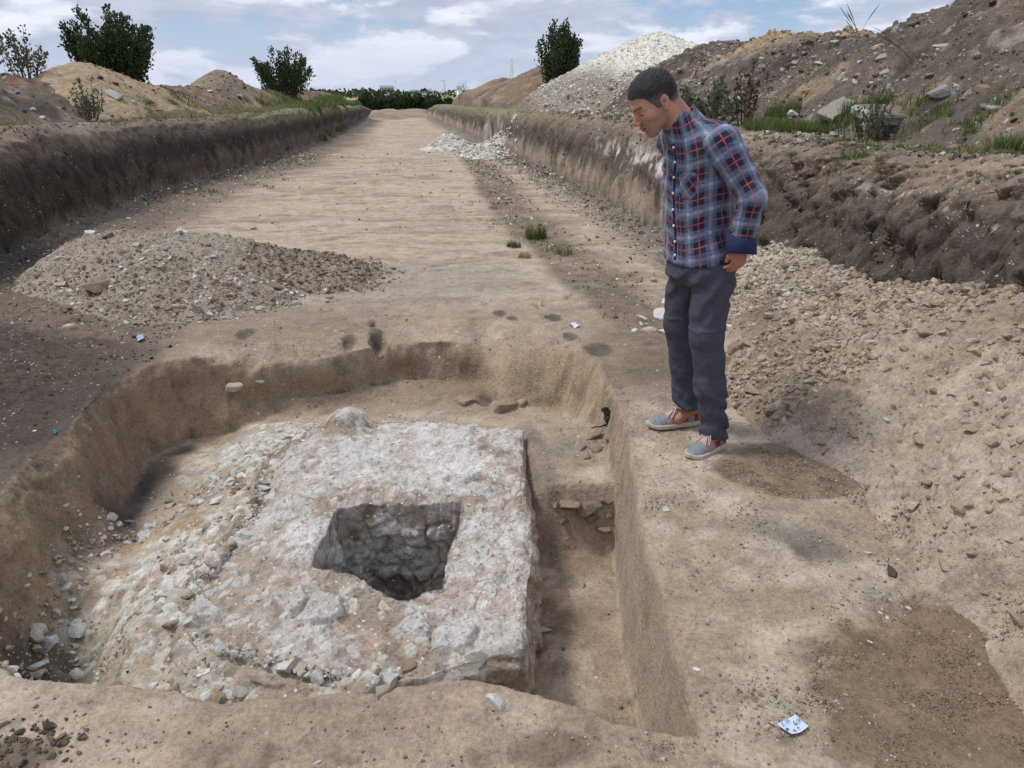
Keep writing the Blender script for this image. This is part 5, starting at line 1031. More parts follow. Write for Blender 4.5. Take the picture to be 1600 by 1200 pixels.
def leaves(name, P, D, size, mat, parent=None, wid=.38, tone=None):
    """pointed leaves at P, growing roughly along D"""
    n = len(P); D = D + RNG.normal(0, .55, (n, 3)); D /= np.linalg.norm(D, axis=1)[:, None]; S_ = np.cross(D, RNG.normal(size=(n, 3))); S_ /= np.linalg.norm(S_, axis=1)[:, None]; s = size * RNG.uniform(.6, 1.3, n)[:, None]
    V = np.stack([P, P + D * s * .5 + S_ * s * wid, P + D * s, P + D * s * .5 - S_ * s * wid], 1).reshape(-1, 3); F = np.arange(4 * n).reshape(-1, 4)
    t = RNG.uniform(.55, 1.45, n) if tone is None else tone; tc = np.stack([t * RNG.uniform(.9, 1.15, n), t, t * RNG.uniform(.8, 1.1, n)], -1)
    return mesh_np(name, V, F, mat, parent, smooth=False, attrs={'tone': ('FLOAT_COLOR', c4(np.repeat(tc, 4, 0)))})
def bush(px, Y, ztop, zbase, width, stems, nleaf, size, label, group=None, spread=.5, mat=None, seed=1, fill=.75, cat='bush', name='bush'):
    global RNG
    keep = RNG; RNG = np.random.default_rng(900 + seed); X = atY(px, 400, Y)[0]; X = atY(px, 100, Y)[0]
    zb = float(topz(np.array([X]), np.array([Y]))[0]) - .08 if zbase is None else zbase; H = ztop - zb
    root = empty(name, (X, Y, zb), label=label, cat=cat, group=group); paths, LP, LD_ = [], [], []
    for i in range(stems):
        a = RNG.uniform(0, 2 * math.pi); r = math.sqrt(RNG.random()) * width / 2; hh = H * (1 - .30 * (r / (width / 2)) ** 2) * RNG.uniform(.62, 1.04); b = np.array([math.cos(a) * r * .25, math.sin(a) * r * .25, 0]); e = np.array([math.cos(a) * r, math.sin(a) * r, hh])
        n = 9; t = np.linspace(0, 1, n)[:, None]; p = b + (e - b) * np.concatenate([t ** .75, t ** .75, t], 1) + np.cumsum(RNG.normal(0, .012 * H, (n, 3)), 0) * t; paths.append(p)
        m = int(nleaf / stems); u = RNG.uniform(1 - fill, 1.0, m) ** .85; q = np.stack([np.interp(u, t[:, 0], p[:, k]) for k in range(3)], -1); off = RNG.normal(0, 1, (m, 3)) * spread * width * .13 * (1.15 - u)[:, None] ** .6
        LP.append(q + off); LD_.append(np.tile([0, 0, .9], (m, 1)) + off / (spread * width * .13) * .35)
    tubes('stem', paths, M_BARK, root, r0=.012 * H); leaves('crown', np.concatenate(LP), np.concatenate(LD_), size, mat or M_LEAF, root); RNG = keep; return root
bush(175, 21.5, 3.50, None, 2.25, 40, 13000, .075, 'largest dark leafy bush, tall with upright shoots, on the left behind the sandy mound', 'bushes on the spoil banks', seed=1, spread=.42, fill=.88)
bush(441, 33, 3.12, None, 2.25, 34, 7500, .085, 'medium dark bush on the left shelf, near where the left trench wall vanishes', 'bushes on the spoil banks', seed=2, spread=.42, fill=.88)
bush(873, 25.5, 3.62, 1.45, 1.35, 40, 13000, .075, 'dense dark oval bush standing between the brown mound and the white chalk mound', 'bushes on the spoil banks', seed=3, spread=.62, fill=.97)
bush(38, 15.5, 2.62, None, .95, 16, 700, .06, 'small sparse grey-green shrub at the far left edge of the skyline', 'bushes on the spoil banks', seed=4, mat=M_LEAF2)
bush(1172, 9.3, 2.12, None, .32, 9, 420, .035, 'withered brown weed stalks standing on the dark bank right of the man', cat='dead plant', name='dead_weed', seed=5, mat=leaf_mat('dead_leaf', (.10, .06, .04)))
bush(1118, 9.5, 1.78, None, .9, 22, 1500, .045, 'loose grey-green weeds growing low on the slope behind the man', cat='weeds', name='weed_clump', seed=6, mat=M_LEAF2)
bush(1375, 7.1, 1.66, None, .40, 14, 480, .035, 'grey-green feathery weeds rising behind the broken concrete slab', cat='weeds', name='weed_clump', seed=7, mat=M_LEAF2)
bush(125, 13.6, 1.78, None, .55, 18, 800, .035, 'pale grey-green weed on the slope left of the sandy mound', cat='weeds', name='weed_clump', seed=8, mat=M_LEAF2)

# ---------------------------------------------------------------- grass
def grass(name, pts, h, label=None, cat=None, dry=.15, w=.0026, droop=.5, kind=None, group=None):
    """tufts of bent blades rooted at pts"""
    p = np.asarray(pts, float); n = len(p); z = topz(p[:, 0], p[:, 1]) - .01; a = RNG.uniform(0, 2 * math.pi, n); d = np.stack([np.cos(a), np.sin(a), 0 * a], -1); s = np.stack([-np.sin(a), np.cos(a), 0 * a], -1); H = (h * RNG.uniform(.4, 1.15, n))[:, None]; L = droop * RNG.uniform(.2, 1.2, n)[:, None] * H; b = np.stack([p[:, 0], p[:, 1], z], -1)
    ww = w * RNG.uniform(.7, 1.3, n)[:, None]; up = np.array([0, 0, 1.])
    V = np.stack([b - s * ww, b + s * ww, b + d * L * .3 + up * H * .6 + s * ww * .8, b + d * L * .3 + up * H * .6 - s * ww * .8, b + d * L + up * H * .95 + s * ww * .15, b + d * L + up * H * .95 - s * ww * .15], 1)
    F = (np.array([[0, 1, 2, 3], [3, 2, 4, 5]])[None] + (np.arange(n) * 6)[:, None, None]).reshape(-1, 4); isd = RNG.random(n) < dry; t = RNG.uniform(.6, 1.4, n)
    tc = np.where(isd[:, None], np.array([3.0, 1.75, 3.0]), np.array([1, 1, 1.])) * t[:, None]
    o = mesh_np(name, V.reshape(-1, 3), F, M_GRASS, smooth=False, attrs={'tone': ('FLOAT_COLOR', c4(np.repeat(tc, 6, 0)))}); return tag(o, label, cat, group, kind)
def tuftpts(cx, cy, r, n): a = RNG.uniform(0, 6.283, n); q = np.sqrt(RNG.random(n)) * r; return np.stack([cx + q * np.cos(a), cy + q * np.sin(a)], -1)
def patch(x0, x1, y0, y1, tufts, n, r=.09, f=None): 
    c = in_rect(tufts, x0, x1, y0, y1, f or (lambda x, y: sst(-.3, .3, fbm(x, y, 0, 1.5, 3, 700)))); return np.concatenate([tuftpts(a, b, r * RNG.uniform(.4, 1.3), int(n / tufts)) for a, b in c])
c0 = at(838, 372); grass('grass_tuft', tuftpts(c0[0], c0[1], .13, 420), .17, 'largest green grass tuft growing on the trench floor, in the dark strip', 'grass tuft', .12, group='grass tufts on the trench floor')
c0 = at(803, 386); grass('grass_tuft', tuftpts(c0[0], c0[1], .08, 200), .09, 'small dark green grass tuft just left of the largest tuft', 'grass tuft', .02, group='grass tufts on the trench floor')
c0 = at(882, 398); grass('grass_tuft', tuftpts(c0[0], c0[1], .09, 90), .13, 'thin green grass tuft right of the largest tuft', 'grass tuft', .4, group='grass tufts on the trench floor')
c0 = at(820, 402); grass('grass_tuft', tuftpts(c0[0], c0[1], .07, 110), .08, 'dry orange straw tuft below the small green tuft', 'grass tuft', 1., group='grass tufts on the trench floor')
c0 = at(862, 392); grass('grass_tuft', tuftpts(c0[0], c0[1], .12, 120), .06, 'low yellowish grass between the largest tuft and the thin one', 'grass tuft', .7, group='grass tufts on the trench floor')
grass('grass', patch(3.9, 4.9, 7.6, 10.5, 90, 9000, .12), .13, kind='stuff')
grass('grass', patch(3.3, 4.3, 9.5, 14, 40, 3000, .12), .10, kind='stuff', dry=.3)
grass('grass', patch(4.15, 5.2, 3.9, 5.2, 60, 5200, .12), .14, kind='stuff', dry=.25)
grass('grass', patch(3.75, 4.3, 4.4, 7.4, 60, 3500, .08), .05, kind='stuff')
grass('grass', patch(4.2, 4.9, 6.0, 7.6, 30, 1500, .10), .10, kind='stuff', dry=.3)
c0 = atY(1298, 232, 5.9); grass('grass_tuft', tuftpts(3.42, 5.75, .13, 260), .12, 'green grass tuft hanging over the lip of the right trench wall', 'grass tuft', .1, droop=1.2)
grass('grass', patch(-4.5, -4.15, 13, 16.5, 26, 1800, .12), .07, kind='stuff', dry=.3)
grass('dry_grass', patch(-4.5, -3.4, 17, 26, 90, 6000, .16), .11, kind='stuff', dry=.85, w=.004)
grass('dry_grass', patch(-4.2, -2.7, 25, 36, 90, 6000, .22), .17, kind='stuff', dry=.7, w=.006)
grass('grass', patch(-3.7, -2.4, 26, 52, 130, 9000, .25), .26, kind='stuff', dry=.15, w=.008)
grass('dry_grass', patch(-4.0, -2.2, 12, 32, 120, 2600, .12), .07, kind='stuff', dry=.9, w=.006, )
grass('dry_grass', patch(-6.5, -4.8, 7, 12, 70, 2500, .12), .10, kind='stuff', dry=.7)
grass('dry_grass', patch(4.6, 6.0, 6, 13, 40, 1300, .14), .08, kind='stuff', dry=.7)
grass('dry_grass', patch(.9, 1.7, 5.5, 12, 40, 900, .08), .05, kind='stuff', dry=.8)
def stalks(px, Y, n, h, label, lean=.3, mat=None, r=.006, spread=.35, base=None):
    X = atY(px, 100, Y)[0]; zb = float(topz(np.array([X]), np.array([Y]))[0]) - .03; root = empty('reed_clump', (X, Y, zb), label=label, cat='dry reeds'); ps = []
    for i in range(n):
        b = RNG.normal(0, .06, 3) * [1, 1, 0]; t = np.linspace(0, 1, 8)[:, None]; e = np.array([RNG.normal(lean, spread) * h, RNG.normal(0, .2) * h, h * RNG.uniform(.6, 1.05)]); ps.append(b + e * np.concatenate([t ** 1.8, t ** 1.8, t], 1))
    tubes('stalk', ps, mat or M_DRY, root, r0=r); 
    for p in ps:
        ln = np.concatenate([p[-3:], p[-3:]]); V = []; n_ = 6; t_ = np.linspace(0, 1, n_); k_ = 6
        for q in t_:
            c_ = p[-4] + (p[-1] - p[-4]) * q; rr = h * .010 * math.sin(math.pi * (.1 + .85 * q)); V += [c_ + rr * np.array([math.cos(2 * math.pi * j / k_), math.sin(2 * math.pi * j / k_), .3 * math.sin(j * 2 + q * 9)]) for j in range(k_)]
        F_ = [[i * k_ + j, i * k_ + (j + 1) % k_, (i + 1) * k_ + (j + 1) % k_, (i + 1) * k_ + j] for i in range(n_ - 1) for j in range(k_)]
        mesh_np('plume', np.array(V), np.array(F_), mat or M_DRY, root, attrs={'tone': ('FLOAT_COLOR', np.ones((len(V), 4)))})
stalks(725, 40, 9, .95, 'thin reed stalks on the left end of the brown mound', .0, M_LEAF2, .010)
stalks(285, 16.5, 6, .55, 'bent dry stalks on the skyline right of the sandy mound', -.25, M_LEAF2, .005)
stalks(1425, 8.1, 10, .36, 'pinkish grass plumes blown sideways on the crest of the right spoil bank', -1.2, leaf_mat('pink_plume', (.30, .20, .17)), .003, .3)
stalks(1335, 11.5, 6, .55, 'faint bare weed stalks on the skyline at the sandy crest', -.2, M_LEAF2, .004)
stalks(1535, 4.9, 22, .16, 'yellow straw standing at the right edge beside the green grass', .1, M_DRY, .003, .5)
ps = []
for a_, b_ in (((1330, 262), (1395, 246)), ((1395, 246), (1445, 262)), ((1345, 250), (1420, 243)), ((1300, 250), (1345, 240)), ((1335, 266), (1378, 258)), ((1400, 285), (1410, 262))):
    Y_ = 5.1; p0, p1 = np.array(atY(*a_, Y_)), np.array(atY(*b_, Y_ - .1)); 
    for k_ in range(3):
        t = np.linspace(0, 1, 9)[:, None]; q = p0 + (p1 - p0) * t + RNG.normal(0, .012, (9, 3)); q[:, 0] = np.interp(q[:, 1], [4, 7], [3.24, 3.24]) + RNG.normal(0, .02, 9); q[:, 2] = np.maximum(q[:, 2], .85); z_ = topz(q[:, 0], q[:, 1]); q[:, 2] = np.maximum(q[:, 2], z_ + .02); ps.append(q)
tag(tubes('dry_roots', ps, M_DRY, r0=.0035), 'dry yellow roots and straw hanging on the dark face of the right trench wall', 'roots')

# ---------------------------------------------------------------- single stones, slabs and clods
def stone_mesh(shape, col, seed, sub=3):
    V, F = SH[sub][shape % 10]; c = np.broadcast_to(np.asarray(col, float), V.shape) * (1 + .12 * fbm(V[:, 0], V[:, 1], V[:, 2], 2, 3, seed))[:, None]
    me_o = mesh_np('stone', V, F, M_ROCK, smooth=False, attrs={'soil': ('FLOAT_COLOR', c4(c))}); me_ = me_o.data; bpy.data.objects.remove(me_o); return me_
SM = {}
WH, GY, BR, PK, DK, TN = CHALK * .98, np.array([.42, .40, .36]), BROWN * 1.15, np.array([.50, .42, .33]), DARK * 1.2, TAN * 1.02
def stone(x, y, w, col, label, group=None, flat=.7, rz=None, name='stone', cat='stone', sink=.25, tall=None, shape=None, tilt=.2):
    ci = int(float(np.asarray(col).sum()) * 1000); sh = RNG.integers(0, 10) if shape is None else shape
    if (ci, sh) not in SM: SM[(ci, sh)] = stone_mesh(sh, col, 800 + sh)
    o = bpy.data.objects.new(name, SM[(ci, sh)]); C.objects.link(o); z = float(topz(np.array([x]), np.array([y]))[0]); hz = w * (tall or flat)
    o.scale = (w * .68, w * .62, hz * .85); o.rotation_euler = (RNG.normal(0, tilt), RNG.normal(0, tilt), rz if rz is not None else RNG.uniform(0, 6.28)); o.location = (x, y, z + hz * (.33 - sink)); return tag(o, label, cat, group)
def hit(px, py):
    """first point of the modelled surface seen along a survey sight line"""
    d = _f + (px - 800) / FPX * _r - (py - 600) / FPX * _u; t = np.arange(1.5, 60, .01) ** 1.0; t = 1.5 * (40 ** (np.linspace(0, 1, 5000))); P = np.array([0, 0, EYE]) + d * t[:, None]; b = P[:, 2] < topz(P[:, 0], P[:, 1]); i = int(np.argmax(b)); return P[i, 0], P[i, 1], t[i]
def pstone(px, py, wpx, col, label, group=None, **kw):
    x, y, t = hit(px, py); return stone(x, y, wpx / FPX * t, col, label, group, **kw)
for a in (
 (140, 366, 17, WH, 'whitish angular stone at the left end of the crest of the low gravel heap'), (283, 364, 17, WH, 'flat pale stone in the middle of the crest of the low gravel heap'),
 (395, 358, 17, WH, 'pale pointed stone at the right end of the crest of the low gravel heap'), (98, 446, 17, PK, 'rounded cream stone on the left flank of the low gravel heap'),
 (90, 405, 11, WH, 'small white stone in the dark soil left of the low gravel heap'), (107, 512, 20, PK, 'long cream stone on the dark ground below the left end of the gravel heap'),
 (310, 487, 20, GY, 'grey angular stone at the front foot of the low gravel heap'), (407, 484, 18, PK, 'pinkish cream stone at the front foot of the gravel heap, right of the grey one'),
 (103, 482, 26, BR, 'brown clod on the left foot of the gravel heap, beside a lighter one'), (150, 450, 42, BR * 1.15, 'largest brown earth clod on the left part of the low gravel heap'),
 (425, 448, 26, BR * 1.1, 'brown earth clod on the right part of the low gravel heap'), (170, 370, 20, BR, 'brown lump on the gravel heap crest next to the whitish angular stone'),
 (360, 462, 15, PK, 'tan lump near the front of the gravel heap, above the grey angular stone'), (280, 480, 15, PK, 'flat tan stone just left of the grey angular stone'), (225, 452, 11, PK, 'small yellowish stone in the middle of the gravel heap front'),
 (463, 475, 18, PK * .85, 'tan flat lump lying just off the right foot of the gravel heap'), (508, 454, 10, WH, 'small white chip on the floor right of the gravel heap'),
 (1201, 494, 15, WH, 'white stone on the clod heap directly right of the man\'s knee'), (1140, 510, 13, WH, 'small white stone just right of the man\'s knee'), (1384, 657, 14, WH, 'bright white square chip in the middle of the clod heap'),
 (1476, 887, 32, TN * 1.05, 'largest round tan clod low on the heap beside a dark lump'), (1355, 865, 12, WH * .9, 'small pale disc-shaped stone at the foot of the clod heap'), (1500, 796, 24, TN, 'flat tan clod on the lower right part of the heap'),
 (1590, 968, 34, TN, 'big tan clod at the lower right foot of the heap by the picture edge'), (1290, 690, 26, TN, 'tan clod at the upper rim of the damp round patch'), (1240, 635, 28, TN * .95, 'flat tan clod on the heap right of the man\'s shin'),
 (1175, 610, 32, TN * .95, 'oval tan clod behind the man\'s calf'), (1155, 545, 36, TN * .9, 'large flat brown clod on the heap behind the man\'s knee'), (1440, 690, 34, TN, 'wide blocky clod right of the bright white square chip'), (1520, 670, 34, TN, 'blocky tan clod on the right side of the heap, casting a dark underside'),
 (1450, 520, 24, TN, 'tan clod high on the right of the heap'), (1545, 430, 22, TN * .9, 'tan clod at the top of the heap below the dark wall'), (1360, 465, 20, TN * .8, 'grey-brown clod near the top of the heap'), (1295, 545, 24, TN, 'pale tan clod on the middle of the heap'),
 (1043, 797, 12, WH, 'small white stone alone on the earth ledge right of the pit'), (780, 1100, 34, WH, 'white lime lump at the near foot of the masonry, by the pit edge'), (1385, 965, 9, WH, 'tiny white chip in the grey smear near the foot of the heap'),
 (168, 868, 24, WH * .9, 'pale angular stone at the left limit of the lime rubble, at the pit wall'), (402, 597, 18, WH, 'pair-like bright white lime lump in the back left corner of the pit'), (366, 606, 22, PK, 'pinkish stone beside the white lump in the back left corner of the pit'),
 (263, 842, 17, WH, 'white flaky stone in the lime rubble left of the masonry'), (340, 783, 22, WH, 'flat white stone lying on brown earth above the lime rubble'), (385, 838, 26, WH * .95, 'white slanting slab at the left rim of the masonry'),
 (325, 1090, 28, WH, 'white bone-shaped lime lump in the rubble at the near pit edge'), (365, 1085, 26, WH * .97, 'white lime lump just right of the bone-shaped one'), (400, 1092, 30, WH * .95, 'third white lime lump along the near pit edge'), (240, 1075, 20, WH * .9, 'small white lime lump left of the others on the near pit edge'),
 (830, 513 + 490, 12, GY, 'small grey stone at the foot of the masonry on its right side'), (848, 985, 24, WH * .85, 'crumbled pale lime lump in the gap right of the masonry'), (906, 914, 17, PK * .8, 'flat brown disc clod in the gap right of the masonry'),
 (686, 1090, 22, PK, 'rounded pale stone at the near foot of the masonry'), (596, 893 + 190, 26, PK * .8, 'tan stone in the rubble at the front foot of the masonry'),
 (5, 1130, 22, PK * .8, 'yellowish stone in the lower left corner of the picture'), (495, 1192, 12, WH, 'small white stone on the near ledge at the bottom edge'),
 (1205, 1130, 6, WH, 'tiny white stone next to the paper tag'), (1010, 1148, 5, WH, 'tiny white chip on the near ledge left of the paper tag')):
    pstone(*a[:5])
pstone(1392, 896, 26, DK, 'dark brown crumbly lump lying on the pale foot of the clod heap', name='dark_clod', cat='clod', flat=.8)
# limestone blocks beside the man
for px, py, w, c_, l, tl in ((1034, 487, 34, WH, 'largest white limestone block, left of the man\'s knee', .8), (1042, 465, 20, WH, 'white limestone block on top behind the largest one', .8), (1003, 490, 18, WH * .95, 'small white limestone fragment at the left end of the blocks by the man', .6), (1012, 508, 22, PK, 'tan limestone fragment below the largest white block', .5), (1040, 512, 24, WH * .95, 'white flat fragment under the largest white block', .4), (990, 508, 12, WH, 'little white chip on the floor left of the blocks', .5), (1035, 445, 14, GY, 'grey chip above the limestone blocks', .5), (1020, 430, 16, PK, 'tan lump above the limestone blocks', .6)):
    pstone(px, py + 8, w, c_, l, 'limestone blocks left of the man', flat=tl, name='limestone_block', cat='stone block')
# upright slabs at the back of the pit, clods in the gap
pstone(790, 640, 40, TN * .9, 'leaning wedge of pale stone sticking out of the pit floor behind the masonry', flat=.9, tall=1.15, rz=.9, shape=3, name='leaning_stone'); pstone(815, 632, 18, TN * 1.05, 'thin upright stone just right of the leaning wedge behind the masonry', tall=1.3, shape=5, name='leaning_stone')
pstone(730, 628, 36, TN * .9, 'rounded tan lump left of the leaning wedge behind the masonry', flat=.6)
for i, (px, py, w, l) in enumerate(((888, 790, 40, 'largest split clod on the step right of the masonry'), (922, 795, 46, 'broad split clod next to the largest one on the step'), (945, 785, 24, 'small clod at the right end of the row on the step'), (927, 812, 22, 'pale blocky clod below the row on the step'), (882, 815, 20, 'round clod below the left end of the row on the step'), (945, 830, 26, 'lowest dark clod under the row on the step'), (955, 806, 18, 'crumbly clod by the right pit wall under the step'), (868, 790, 12, 'smallest clod at the left end of the row on the step'))):
    pstone(px, py, w, TN * .72, l, 'clods on the step in the gap', name='earth_clod', cat='clod', flat=.75)
for px, py, w, l in ((925, 680, 34, 'pale top clod lying under the black plastic strip'), (905, 700, 24, 'left clod in the little pile below the black strip'), (930, 700, 22, 'middle clod in the little pile below the black strip'), (945, 697, 18, 'right clod in the little pile below the black strip'), (918, 715, 20, 'lowest clod in the little pile below the black strip'), (895, 690, 14, 'small grey clod at the left side of the little pile'), (950, 685, 14, 'small clod touching the black strip')):
    pstone(px, py, w, TN * .85, l, 'clods in the little pile by the black strip', name='earth_clod', cat='clod', flat=.7)
# stones on banks and shelves
for px, py, w, c_, l in ((180, 150, 20, GY, 'light grey flat stone tilted on the left bank below the sandy mound'), (207, 160, 10, GY, 'small grey stone right of the tilted flat stone on the left bank'), (228, 160, 14, GY * .8, 'darker grey stone farther right on the left bank'), (241, 131, 7, WH, 'little white stone on the flank of the sandy mound'), (50, 171, 11, GY, 'grey stone low on the left bank near the picture edge'), (97, 250, 12, WH, 'white stone stuck in the dark left trench wall'), (65, 185, 12, WH * .9, 'pale chip on the left lip of the trench'), (150, 190, 30, GY * .9, 'flat grey stones on the left lip of the trench'), (325, 143, 10, WH, 'white lump right of the sandy mound'), (375, 152, 12, WH * .9, 'white lump on the rubble slope before the second bush'),
 (1443, 90, 13, GY, 'pale round stone on the upper right spoil bank'), (1372, 75, 18, GY, 'grey boulder near the crest of the right spoil bank'), (1343, 98, 12, WH, 'whitish stone below the grey boulder on the right bank'), (1265, 143, 20, OCHRE * 1.2, 'ochre lump on the right bank above the tilted slab'), (1468, 145, 30, GY * .75, 'grey-brown flat stone on the right bank above the broken slab'), (1152, 158, 26, GY, 'pale lump behind the grass at the foot of the right bank'), (1240, 180, 18, WH * .9, 'whitish lump left of the tilted slab'), (1355, 217, 12, WH, 'white stone in the low grass strip on the right shelf'), (1200, 207, 9, WH, 'small white stone on the bare shelf right of the man'), (1535, 170, 22, GY * .7, 'dark clod beside the broken slab'), (1293, 265, 14, WH, 'white chalk lump stuck near the top of the right wall'), (1400, 320, 9, WH, 'white chip in the dark right wall'), (1478, 342, 10, OCHRE * 1.4, 'ochre stone in the dark right wall'), (1430, 40, 20, DK, 'dark turf lump overhanging near the crest of the right bank')):
    pstone(px, py, w, c_, l)
# counted loose stones: the larger ones of each area, one object each
def many(n, x0, x1, y0, y1, f, lo, hi, cols, label, group, name, cat):
    for (x, y) in in_rect(n, x0, x1, y0, y1, f): stone(x, y, float(psize(1, lo, hi, 2)[0]) * 2, cols[RNG.integers(0, len(cols))], label, group, name=name, cat=cat, sink=.3)
many(80, 1.9, 3.3, 1.6, 5.2, f_r, .018, .042, (TN, TN * .92, TN * 1.06), 'dry tan clod among many alike on the big sloping heap', 'clods on the big sloping heap', 'earth_clod', 'clod')
many(45, -3.6, -.3, 5.7, 8.0, f_l, .016, .032, (WH * .9, PK, TN, GY), 'loose stone among many alike on the low gravel heap', 'stones on the low gravel heap', 'stone', 'stone')
many(55, -1.7, .2, 2.0, 4.6, f_p, .022, .050, (WH * .95, WH * .85, PK), 'pale lime rubble stone among many alike left of the masonry', 'rubble stones left of the masonry', 'rubble_stone', 'stone')
many(50, 4.6, 8.5, 4.5, 13, f_b, .04, .10, (GY, GY * .8, DK, BR), 'lump of rubble among many alike on the right spoil bank', 'lumps on the right spoil bank', 'rubble_stone', 'stone')
# slabs of broken concrete / natural stone
def slab(px, py, w, d, h, rz, tilt, col, edge, label, seed):
    x, y, t = hit(px, py); n = 26; U, V_ = np.meshgrid(np.linspace(-1, 1, n), np.linspace(-1, 1, n)); ang = np.arctan2(V_, U); rr = 1 - .16 * np.abs(fbm(np.cos(ang), np.sin(ang), 0, 2.1, 3, seed)) ; X = U * w / 2 * rr; Y_ = V_ * d / 2 * rr
    zt = h / 2 + .012 * fbm(X, Y_, 0, 9, 4, seed + 1) - .25 * h * (np.maximum(np.abs(U), np.abs(V_)) > .97); zb = -h / 2 + .01 * fbm(X, Y_, 3, 9, 3, seed + 2); T = np.stack([X, Y_, zt], -1).reshape(-1, 3); B = np.stack([X * .96, Y_ * .96, zb], -1).reshape(-1, 3); F = grid_faces(n, n); rim = [i for i in range(n)] + [n * (i + 1) - 1 for i in range(1, n)] + [n * n - 1 - i for i in range(1, n)] + [n * (n - 1 - i) for i in range(1, n)]
    k = n * n; S_ = [[rim[i - 1], rim[i], rim[i] + k, rim[i - 1] + k] for i in range(1, len(rim))]; ed = (np.maximum(np.abs(U), np.abs(V_)) > .86).ravel() * np.clip(.5 + fbm(X, Y_, 0, 6, 3, seed + 3).ravel(), 0, 1)
    c = mixc(np.broadcast_to(np.asarray(col), T.shape).copy(), np.asarray(edge), ed); c = np.concatenate([c, np.broadcast_to(np.asarray(edge) * .75, T.shape)])
    o = mesh_np('stone_slab', np.concatenate([T, B]), np.concatenate([F, F[:, ::-1] + k, np.array(S_)[:, ::-1]]), M_ROCK, smooth=False, attrs={'soil': ('FLOAT_COLOR', c4(c))}); o.location = (x, y, float(topz(np.array([x]), np.array([y]))[0]) + h * .55 + .02); o.rotation_euler = (tilt[0], tilt[1], rz); tag(o, label, 'stone slab')
slab(1392, 192, .66, .42, .09, -.1, (.22, .02), (.22, .18, .145), (.55, .53, .49), 'broken concrete slab with pale edges lying flat at the foot of the right bank', 1001)
slab(1308, 180, .46, .26, .07, .35, (.30, -.35), (.33, .30, .26), (.42, .39, .35), 'tilted grey slab left of the broken one at the foot of the right bank', 1011)
slab(178, 152, .30, .16, .04, -.4, (.5, .4), (.42, .41, .39), (.5, .49, .47), 'leaning light grey slab on the left bank', 1021)

# ---------------------------------------------------------------- paper tags, plastic, scraps
def tagpaper():
    x, y, t = hit(1236, 1138); z = float(topz(np.array([x]), np.array([y]))[0]); o = empty('paper_tag', (x, y, z + .006), label='small light blue paper tag with handwritten marks, held down by pebbles', cat='paper tag')
    m = flat_mat('blue_paper', (.50, .60, .82), .8, .06, 60); s = t / FPX; cx, cy = np.array(at(1236, 1138))
    def W(px, py, dz=0.): q = np.array(at(px, py)) - at(1236, 1138); return np.array([q[0], q[1], dz])
    A, B, D, E_ = (1213, 1136), (1242, 1121), (1262, 1141), (1236, 1153); n = 12; V = []
    for i in np.linspace(0, 1, n):
        for j in np.linspace(0, 1, n):
            px = (1 - i) * ((1 - j) * A[0] + j * B[0]) + i * ((1 - j) * E_[0] + j * D[0]); py = (1 - i) * ((1 - j) * A[1] + j * B[1]) + i * ((1 - j) * E_[1] + j * D[1]); py += 1.5 * i * math.sin(math.pi * j); V.append(W(px, py, .002 + .010 * (i ** 2) * abs(j - .5) + .006 * (1 - i) * (j - .5) ** 2))
    mesh_np('paper', np.array(V), grid_faces(n, n), m, o)
    ink = flat_mat('ink', (.02, .025, .06), .6, .05)
    def Q(u, v): px = 1180 + u / 14.55; py = 1090 + v / 14.55; return W(px, py, .0085)
    st = [[(600, 665), (590, 710), (630, 740), (670, 720), (665, 685)], [(665, 620), (740, 690)], [(705, 575), (740, 640), (690, 640)], [(770, 610), (705, 640)], [(855, 630), (855, 680), (905, 715), (935, 680), (900, 625), (860, 630)], [(925, 575), (965, 625), (955, 600)], [(975, 590), (1000, 650)], [(965, 660), (1005, 640)], [(985, 565), (1020, 640)]]
    tubes('handwriting', [np.array([Q(*p) for p in l]) for l in st], ink, o, r0=.0011, k=4)
    for u, v, w, c_ in ((715, 818, .011, (.14, .07, .05)), (875, 838, .009, (.15, .12, .10)), (962, 782, .008, (.06, .04, .04)), (905, 668, .008, (.6, .58, .5))):
        p = Q(u, v); s_ = bpy.data.objects.new('pebble', stone_mesh(RNG.integers(0, 10), c_, 5, 2)); C.objects.link(s_); s_.location = (x + p[0], y + p[1], z + .014); s_.scale = (w * .6, w * .5, w * .4); tag(s_, {715: 'reddish brown pebble, largest of those resting on the blue paper tag', 875: 'grey-brown pebble at the near edge of the blue paper tag', 962: 'small blackish pebble on the right side of the blue paper tag', 905: 'pale mortar crumb in the middle of the blue paper tag'}[u], 'pebble', 'pebbles on the paper tag')
tagpaper()
def scrap(name, quad, col, label, lift=.01, cat='paper tag'):
    pts = []
    hx = [hit(*q)[:2] for q in quad]; z = [float(topz(np.array([a]), np.array([b]))[0]) for a, b in hx]; n = 6; V = []
    for i in np.linspace(0, 1, n):
        for j in np.linspace(0, 1, n):
            w = [(1 - i) * (1 - j), (1 - i) * j, i * j, i * (1 - j)]; V.append([sum(w[k] * hx[k][0] for k in range(4)), sum(w[k] * hx[k][1] for k in range(4)), sum(w[k] * z[k] for k in range(4)) + lift + .006 * math.sin(5 * i + 3 * j)])
    tag(mesh_np(name, np.array(V), grid_faces(n, n), flat_mat(name + '_surface', col, .75, .08, 40)), label, cat)
scrap('paper_tag', ((890, 508), (900, 506), (906, 511), (898, 514)), (.55, .62, .80), 'second smaller pale blue tag, at the back right rim of the pit')
scrap('paper_scrap', ((214, 530), (224, 526), (226, 534), (216, 536)), (.32, .40, .58), 'small crumpled grey-blue scrap behind the left rim of the pit', .02, 'scrap')
scrap('plastic_scrap', ((84, 676), (90, 676), (91, 680), (85, 680)), (.05, .35, .36), 'tiny turquoise plastic scrap in the dark soil left of the pit', .012, 'scrap')
